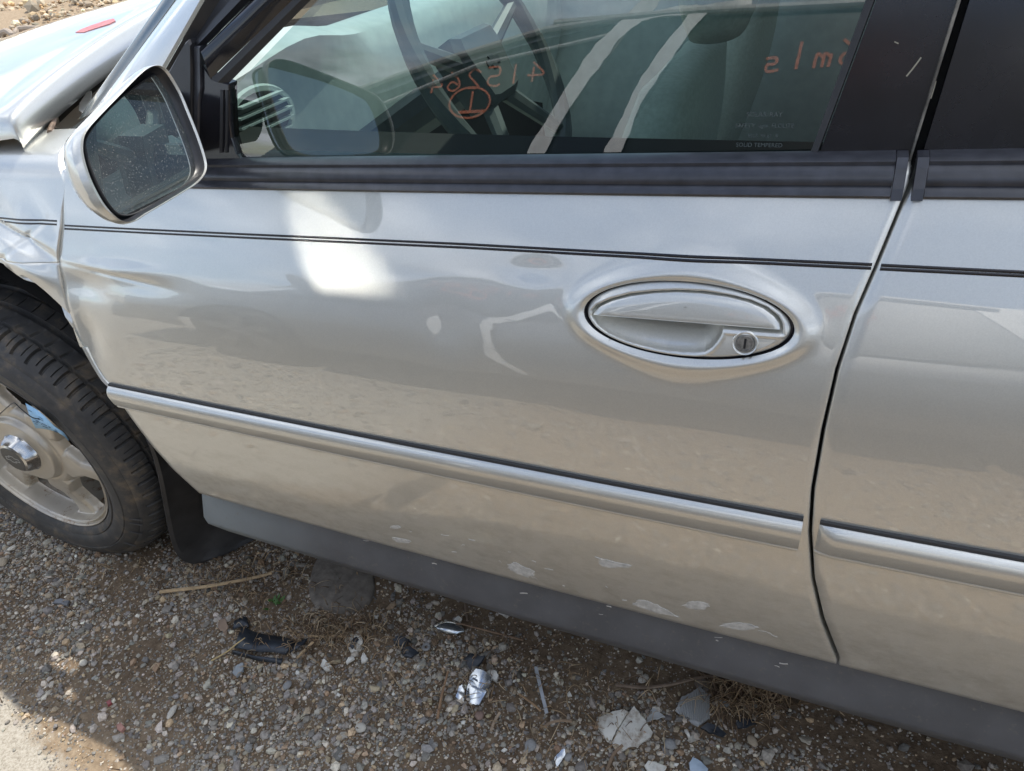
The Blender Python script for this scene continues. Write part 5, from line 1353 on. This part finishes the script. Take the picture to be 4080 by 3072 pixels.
for (q0, q1) in (((1019, 1480), (1044, 1492)), ((1021, 1463), (1048, 1480))):
    A, B = gp(*q0, .0135), gp(*q1, .0115); b = MB(); b.ribbon([A, B], .0035, (0, -.25, .97), .002); b.build("ridge", CHROME, refl)
# silver shell: curved bowl fragment
b = MB(); c_ = gp(965, 1368); secs = []
for u in np.linspace(-1, 1, 13):
    secs.append([tuple(c_ + np.array([u * .030 + .004 * v_, .010 + v_ * .016 * math.sqrt(max(.05, 1 - u * u)), .001 + .016 * (1 - u * u * .9) * (1 - .5 * (v_ + .2) ** 2)])) for v_ in np.linspace(-1, 1, 9)])
b.sweep(secs, caps=False); o_ = b.build("reflector_shell", FOIL, None, smooth=True, norm=False, label="curved silver reflector shell near the middle of the sill", cat="reflector shell")
sm = o_.modifiers.new("thick", "SOLIDIFY"); sm.thickness = .0015
clip = thing("plastic_clip", tuple(gp(765, 1387)), "square white plastic clip with a hollow centre, beside the torn black plastic", "plastic clip")
part_piece(clip, "clip_frame", [(745, 1383), (754, 1374), (774, 1364), (781, 1372), (784, 1389), (770, 1402), (760, 1409), (752, 1398)], .005, DIRTYW, (.1, .3))
part_piece(clip, "clip_hollow_shade", [(757, 1384), (770, 1374), (775, 1381), (769, 1389), (759, 1397), (755, 1393)], .002, TORN, (.1, .3), up=.0085)  # black plate laid on top, its colour stands for the hollow's shade
for nm, pix, th, mt, lb, ct, tl_ in [
    ("plastic_shard", [(1070, 1304), (1086, 1298), (1107, 1306), (1122, 1318), (1106, 1323), (1093, 1329), (1075, 1316)], .003, DIRTYW, "flat off-white plastic piece tucked right against the sill shadow", "plastic shard", (.1, .3)),
    ("plastic_chip", [(979, 1335), (990, 1328), (998, 1336), (992, 1343)], .003, DIRTYW, "small square off-white chip above the silver shell", "plastic chip", (.2, .2)),
    ("plastic_chip", [(952, 1343), (962, 1339), (970, 1342), (966, 1352), (958, 1350)], .003, DIRTYW, "bent cream chip left of the small square chip", "plastic chip", (.2, .4)),
    ("white_chip", [(690, 1434), (699, 1423), (710, 1431), (716, 1438), (714, 1446), (703, 1448)], .004, DIRTYW, "bright white angular chip below the torn black plastic", "chip", (.1, .3)),
    ("white_chip", [(779, 1420), (786, 1410), (795, 1423), (790, 1430), (780, 1431)], .004, DIRTYW, "white triangular chip below the square clip", "chip", (.2, .3)),
    ("white_chip", [(746, 1428), (752, 1421), (764, 1418), (766, 1423), (756, 1429), (748, 1433)], .004, DIRTYW, "narrow white chip left of the triangular one", "chip", (.1, .2)),
    ("white_chip", [(1392, 1652), (1400, 1644), (1418, 1648), (1440, 1656), (1432, 1670), (1400, 1672)], .004, DIRTYW, "white broken piece cut off by the bottom edge of the photo", "chip", (.1, .2)),
    ("foil_scrap", [(1197, 1640), (1203, 1630), (1213, 1622), (1221, 1620), (1222, 1630), (1213, 1641), (1202, 1652)], .003, FOIL, "crumpled bright foil scrap near the bottom edge", "foil scrap", (-.2, .5)),
    ("plastic_shard", [(1489, 1646), (1496, 1636), (1516, 1646), (1530, 1660), (1522, 1672), (1494, 1672)], .003, simple("blue_frost", (.36, .44, .52), .35), "pale blue plastic shard at the bottom edge right of the white piece", "plastic shard", (.1, .2)),
    ("plastic_shard", [(1478, 1576), (1484, 1575), (1492, 1592), (1488, 1596)], .003, DIRTYW, "thin white sliver below the ribbed lens shard", "plastic shard", (.1, .2)),
    ("plastic_shard", [(1536, 1512), (1546, 1505), (1562, 1512), (1578, 1517), (1570, 1527), (1552, 1524)], .002, CLEAR, "small clear shard right of the ribbed lens shard", "lens shard", (.1, .2)),
    ("plastic_shard", [(1513, 1568), (1528, 1561), (1552, 1572), (1569, 1583), (1562, 1590), (1536, 1582)], .004, TORN, "dark blue black plastic scrap below the ribbed lens shard", "plastic scrap", (.1, .3)),
    ("plastic_shard", [(1590, 1556), (1604, 1550), (1630, 1552), (1634, 1560), (1612, 1568), (1594, 1566)], .004, TORN, "dark scrap farther right by the grass clump", "plastic scrap", (.1, .2)),
    ("plastic_shard", [(1002, 1418), (1014, 1410), (1036, 1420), (1049, 1422), (1040, 1432), (1016, 1440), (1004, 1432)], .005, TORN, "black folded plastic scrap above the silver reflector", "plastic scrap", (.2, .4)),
    ("plastic_shard", [(866, 1400), (888, 1398), (905, 1410), (888, 1420), (868, 1412)], .004, TORN, "black scrap left of the folded plastic scrap", "plastic scrap", (.2, .4)),
    ("plastic_shard", [(850, 1380), (868, 1375), (886, 1383), (872, 1394), (852, 1390)], .004, TORN, "dark grey curled scrap beneath the silver shell", "plastic scrap", (-.2, .4)),
    ("plastic_shard", [(1500, 1470), (1516, 1464), (1534, 1470), (1532, 1482), (1508, 1484)], .003, simple("brown_shard", (.13, .11, .09), .4), "brownish translucent shard above the ribbed lens", "plastic shard", (.1, .2)),
    ("slate_chip", [(110, 1300), (122, 1296), (150, 1298), (146, 1310), (128, 1305)], .005, simple("slate_stone", (.16, .165, .175), .7), "thin blue grey slate chip below the wheel", "slate chip", (.1, .2)),
    ("grey_chip", [(498, 1446), (512, 1436), (526, 1432), (524, 1446), (508, 1458)], .006, simple("flat_grey_stone", (.25, .27, .28), .7), "flat pale grey stone below left of the torn black plastic", "stone", (.1, .3)),
    ("red_chip", [(228, 1516), (238, 1511), (242, 1519), (232, 1524)], .005, simple("red_plastic", (.24, .05, .05), .5), "tiny dark red plastic chip in open gravel", "chip", (.1, .2)),
    ("brick_chip", [(252, 1568), (262, 1562), (272, 1574), (264, 1582), (255, 1578)], .007, simple("pink_brick", (.36, .19, .15), .85), "small pink brick chip near the pale concrete", "brick chip", (.1, .2)),
    ("leaf_scrap", [(466, 1344), (474, 1330), (486, 1334), (492, 1352), (482, 1366), (474, 1362)], .001, simple("dead_leaf", (.24, .17, .12), .9, bmp=.3), "dead brown leaf scrap left of the torn black plastic", "dead leaf", (.2, .4)),
    ]:
    piece(nm, pix, th, mt, lb, ct, tl_)
rod = MB(); rod.ribbon([gp(1157, 1440, .010), gp(1169, 1492, .009), gp(1181, 1541, .007)], .0062, (0, -.2, .98), .003); rod.build("plastic_rod", GREYROD, None, label="straight light grey plastic rod lying on dark soil", cat="plastic rod")
torn = thing("black_plastic", tuple(gp(585, 1385)), "torn black plastic sheet half buried left of the white clip", "plastic sheet")
def crumple(pix_rows, mat, parent, name, h_):
    rows = [curve_pts([gp(px, py, up) for px, py, up in row], 4) for row in pix_rows]
    V = np.array(rows); V[..., 2] += vnoise(V[..., 0] * 60, V[..., 1] * 60, 91, 2) * h_
    o = add(name, V.reshape(-1, 3), gridfaces(V.shape[1], V.shape[0]), mat, parent); m_ = o.modifiers.new("thick", "SOLIDIFY"); m_.thickness = .0018; return o
crumple([[(522, 1352, .006), (560, 1368, .010), (610, 1374, .008), (640, 1385, .004)], [(514, 1375, .008), (550, 1390, .012), (600, 1392, .010), (628, 1395, .004)], [(506, 1398, .010), (545, 1405, .012), (590, 1408, .008), (616, 1412, .004)]], TORN, torn, "sheet", .004)
crumple([[(502, 1402, .012), (540, 1412, .014), (580, 1418, .010), (610, 1420, .008)], [(502, 1410, .004), (540, 1420, .004), (575, 1428, .004), (606, 1432, .004)]], TORN, torn, "rolled_edge", .002)
crumple([[(630, 1398, .004), (645, 1384, .012), (664, 1376, .010)], [(625, 1408, .004), (640, 1400, .012), (655, 1390, .006)]], TORN, torn, "torn_corner", .002)
crumple([[(506, 1340, .006), (522, 1332, .010), (534, 1336, .006)], [(503, 1360, .004), (520, 1352, .010), (538, 1356, .004)]], TORN, torn, "torn_corner", .005)
# concrete lump under the sill
cl = MB(); V = []; pc_ = [(664, 1268), (668, 1240), (676, 1215), (690, 1196), (720, 1178), (760, 1185), (790, 1205), (803, 1232), (808, 1262), (800, 1290), (780, 1308), (745, 1318), (700, 1312), (672, 1296)]
P = [at_z(px, py, .012) for px, py in pc_]; P = closed_curve(P, 4); c_ = np.mean(P, 0)
rings = []
for s_, hz in ((1.0, -.004), (.985, .005), (.95, .008), (.8, .010), (.55, .011), (.25, .011), (.02, .011)):
    rings.append(np.array([[c_[0] + (p[0] - c_[0]) * s_, c_[1] + (p[1] - c_[1]) * s_, hz + .003 * float(vnoise(np.array((c_[0] + (p[0] - c_[0]) * s_) * 40), np.array((c_[1] + (p[1] - c_[1]) * s_) * 40), 12, 3))] for p in P]))
V, f_ = loft(rings); o_ = add("flat_stone", V, f_, simple("flat_stone_grey", (.165, .145, .12), .9, var=.3, scale=60, bmp=.35, bscale=90, bdist=.004), None, label="broad flat grey brown stone partly under the sill", cat="stone"); fix_normals(o_)
# single stones worth naming
def lump(name, px, py, r_, mat, label, cat="stone", sq=(1, .8, .6), group=None):
    V = ICO_V * (1 + RNG.normal(0, .10, (12, 1))) * np.array(sq) * r_; a = RNG.uniform(0, 6); V = np.stack([V[:, 0] * math.cos(a) - V[:, 1] * math.sin(a), V[:, 0] * math.sin(a) + V[:, 1] * math.cos(a), V[:, 2]], -1) + gp(px, py) + np.array([0, 0, r_ * sq[2] * .5])
    o = add(name, V, ICO_F, mat, None, smooth=False, label=label, cat=cat, group=group)
    m_ = o.modifiers.new("round", "SUBSURF"); m_.levels = m_.render_levels = 1
    return o
TANS = simple("tan_stone", (.34, .28, .20), .85, bmp=.3); PALES = simple("pale_stone", (.46, .43, .37), .85, bmp=.3); GREYS = simple("mid_grey_stone", (.24, .24, .235), .8, bmp=.3); RUSTS = simple("rusty_stone", (.22, .15, .12), .8, bmp=.3)
lump("stone", 10, 1218, .017, TANS, "tan squarish stone at the left edge below the wheel", sq=(1.2, .8, .55))
lump("stone", 109, 1290, .011, TANS, "cream rounded stone touching the thin slate chip", sq=(1.2, .8, .7))
lump("stone", 780, 1574, .013, PALES, "cream crumbly stone in open gravel near the bottom", sq=(1.1, .9, .5))
lump("stone", 1037, 1547, .012, RUSTS, "reddish brown ring shaped stone below the silver reflector", sq=(1, .9, .6))
lump("stone", 1146, 1612, .013, GREYS, "rounded grey stone left of the crumpled foil scrap", sq=(1, 1, .7))
lump("stone", 1625, 1601, .012, TANS, "orange brown stone in the gravel right of the lens shard", sq=(1.2, .8, .6))
lump("stone", 1448, 1612, .014, GREYS, "large rounded grey stone below the white plate", sq=(1, .9, .7))
lump("stone", 1390, 1468, .012, PALES, "pale flat stone at the edge of the dark soil", sq=(1.3, .8, .5))
lump("stone", 1020, 1405, .013, TANS, "tan stone above the folded black scrap", sq=(1.2, .8, .6))
lump("stone", 1228, 1637, .010, GREYS, "egg shaped grey stone right of the crumpled foil", sq=(1, .8, .7))
lump("stone", 620, 1480, .012, GREYS, "dull grey stone below the torn black plastic", sq=(1.1, .9, .6))
lump("stone", 372, 1540, .012, PALES, "long pale stone low in the open gravel", sq=(1.5, .7, .5))
lump("stone", 182, 1434, .012, PALES, "white speckled stone in open gravel below the slate chip", sq=(1, .8, .6))
b = MB(); c_ = gp(921, 1398, .006); b.tube([c_ + np.array([math.cos(a) * .006, math.sin(a) * .006, 0]) for a in np.linspace(0, 2 * math.pi, 17)], .003, 6); b.build("washer", GREYS, None, smooth=True, label="small grey rubber ring above the black scraps", cat="washer")

FLAKE_AT = ["tiny white flake right of the flat stone", "tiny white flake above the square clip", "tiny white flake left of the silver reflector's wing", "tiny white flake under the torn black plastic's left end", "tiny white flake below the triangular white chip", "tiny white flake left of the reddish straight twig", "tiny white flake between silver reflector and grey rod", "tiny white flake left of the largest white plate, lower down", "tiny white flake below the silver reflector", "tiny white flake in the open lower middle", "tiny white flake near the bottom below the reddish twig", "tiny white flake between the two bottom edge pieces", "tiny white flake right of the grey rod", "tiny white flake between the reddish twig and reddish stone"]
for k, (px, py) in enumerate([(812, 1330), (860, 1322), (905, 1440), (640, 1450), (730, 1500), (850, 1500), (1110, 1470), (1250, 1640), (1090, 1620), (560, 1560), (900, 1600), (1460, 1650), (1230, 1500), (1000, 1560)]):
    a = RNG.uniform(0, 6.3); rr_ = RNG.uniform(3.5, 7)
    piece("white_flake", [(px + rr_ * math.cos(a + j * 1.4) * RNG.uniform(.7, 1.3), py + rr_ * .8 * math.sin(a + j * 1.4) * RNG.uniform(.7, 1.3)) for j in range(4)][::-1], .0025, DIRTYW, FLAKE_AT[k] + " in the gravel", "flake", (.1, .25), group="tiny white flakes strewn over the gravel")
# ---- straw, twigs, dry grass, weed
def straw(name, pix, r_, label, col=(.42, .30, .17), r2=None, up=.008):
    P = curve_pts([gp(px, py, up + (.004 * ((i * 7) % 3) / 2)) for i, (px, py) in enumerate(pix)], 6)
    b = MB(); b.tube(P, r_, 6, r2); return b.build(name, simple(name + "_fibre", col, .75, var=.25, scale=60), None, smooth=True, label=label, cat="straw" if name != "twig" else "twig")
straw("straw_stalk", [(346, 1279), (420, 1270), (470, 1263), (540, 1249), (588, 1238)], .0042, "longest thick tan straw stalk lying right of the wheel", r2=.0034, up=.012)
straw("straw_stalk", [(705, 1373), (740, 1374)], .0026, "short thick straw stalk above the white clip")
straw("straw_stalk", [(665, 1372), (698, 1374)], .0024, "short straw stalk left of the thick one above the clip")
straw("straw_stalk", [(455, 1425), (490, 1405), (512, 1388), (540, 1370)], .0016, "thin pale straw running to the torn black plastic", (.46, .34, .16))
straw("straw_stalk", [(640, 1420), (660, 1400), (676, 1385)], .0026, "flat straw blade across the torn plastic corner")
straw("twig", [(1130, 1380), (1020, 1352), (990, 1346), (955, 1347)], .0022, "long thin brown twig below the sill", (.20, .13, .08), .0016)
straw("twig", [(1010, 1340), (1005, 1300), (1012, 1270)], .0026, "upright dark twig standing by the sill", (.14, .10, .07))
straw("twig", [(945, 1552), (955, 1500), (968, 1450)], .0028, "reddish brown straight twig left of the silver reflector", (.26, .16, .09), .0020)
straw("twig", [(1122, 1500), (1150, 1520), (1168, 1536)], .0020, "thin twig crossing below the grey rod", (.28, .18, .10))
straw("twig", [(1170, 1575), (1190, 1562), (1215, 1558), (1235, 1560)], .0026, "curved brown twig left of the white plate", (.24, .17, .11))
straw("twig", [(1310, 1666), (1325, 1630), (1345, 1610)], .0028, "brown twig under the white plate pointing to the bottom edge", (.2, .14, .09))
straw("twig", [(1060, 1580), (1068, 1560), (1080, 1540)], .0026, "forked pale twig in gravel near the bottom", (.3, .23, .16))
straw("twig", [(1330, 1480), (1390, 1485), (1450, 1478), (1520, 1462), (1590, 1458)], .0034, "thick grey brown stem leading into the grass clump", (.19, .14, .10), .0026)
straw("twig", [(430, 1258), (455, 1262), (470, 1280)], .0028, "bent brown twig beside the long straw stalk", (.19, .13, .09))
def tuft(name, label, cat, cx_, cy_, n, spread, ln, cols, up=.05, flat=.5):
    b = MB(); colv = []
    for _ in range(n):
        px, py = cx_ + RNG.normal(0, spread[0]), cy_ + RNG.normal(0, spread[1]); p = gp(px, py, .002); a = RNG.uniform(0, 2 * math.pi); l_ = ln * RNG.uniform(.4, 1.3); hgt = RNG.uniform(0, up) * (1 - flat) + .006
        e = p + np.array([math.cos(a) * l_, math.sin(a) * l_, hgt]); m_ = (p + e) / 2 + np.array([RNG.normal(0, .15 * l_), RNG.normal(0, .15 * l_), hgt * .8 + .004])
        k0 = len(b.v); b.tube(curve_pts([p, m_, e], 3), RNG.uniform(.0006, .0015), 3, .0004); c2 = cols[RNG.integers(len(cols))] * RNG.uniform(.7, 1.25); colv += [c2] * (len(b.v) - k0)
    o = add(name, b.v, b.f, STRAW, None, kind="stuff"); at = o.data.attributes.new("col", "FLOAT_COLOR", "POINT")
    at.data.foreach_set("color", np.concatenate([np.array(colv), np.ones((len(colv), 1))], 1).ravel()); return o
DRYC = [np.array(c_) for c_ in ((.36, .25, .14), (.25, .165, .09), (.16, .105, .065), (.42, .32, .20))]
tuft("dry_grass", "", "", 1625, 1500, 330, (48, 20), .05, DRYC)
tuft("dry_grass", "", "", 720, 1365, 300, (75, 26), .035, DRYC, .02)
tuft("dry_grass", "", "", 520, 1260, 150, (70, 30), .035, DRYC, .02)
tuft("dry_grass", "", "", 300, 1250, 130, (140, 30), .03, DRYC, .015)
tuft("dry_grass", "", "", 950, 1480, 170, (260, 80), .03, DRYC, .012)
tuft("dry_grass", "", "", 520, 1420, 200, (330, 110), .022, DRYC, .010)
tuft("dry_grass", "", "", 1290, 1560, 110, (160, 60), .03, DRYC, .012)
GRN = [np.array(c_) for c_ in ((.07, .16, .03), (.05, .11, .02), (.12, .20, .05))]
weed = thing("green_weed", tuple(gp(596, 1303)), "small green weed sprouting from the gravel beneath the sill", "weed")
LEAF = simple("weed_leaf", (.06, .14, .028), .6, var=.3)
for k in range(11):
    a = RNG.uniform(0, 2 * math.pi); l_ = RNG.uniform(.008, .016); p = gp(596 + RNG.normal(0, 7), 1300 + RNG.normal(0, 7), .003); d_ = np.array([math.cos(a), math.sin(a), RNG.uniform(.3, .9)]); s_ = np.array([-math.sin(a), math.cos(a), 0])
    b = MB(); b.prism([p, p + d_ * l_ * .5 + s_ * l_ * .28, p + d_ * l_, p + d_ * l_ * .5 - s_ * l_ * .28], (0, 0, -.0006)); b.build("leaf", LEAF, weed)
# yard behind the bonnet: a dead root and a few boulders
def at_ground(px, py):
    d = ray(px, py); t0 = .5
    for k in range(4000):
        p = CAM + d * t0
        if p[2] < gz(p[0], p[1]): return p
        t0 += .01
    return p
rt = MB(); rt.tube(curve_pts([at_ground(*q) + np.array([0, 0, .03]) for q in [(-30, 96), (4, 80), (18, 74), (34, 82), (44, 70), (80, 68), (112, 76), (126, 86)]], 6), .035, 8, .028)
rt.build("dead_root", simple("bleached_wood", (.34, .28, .22), .9, bmp=.3), None, smooth=True, label="pale crooked root lying on the sunlit yard beyond the bonnet", cat="root")
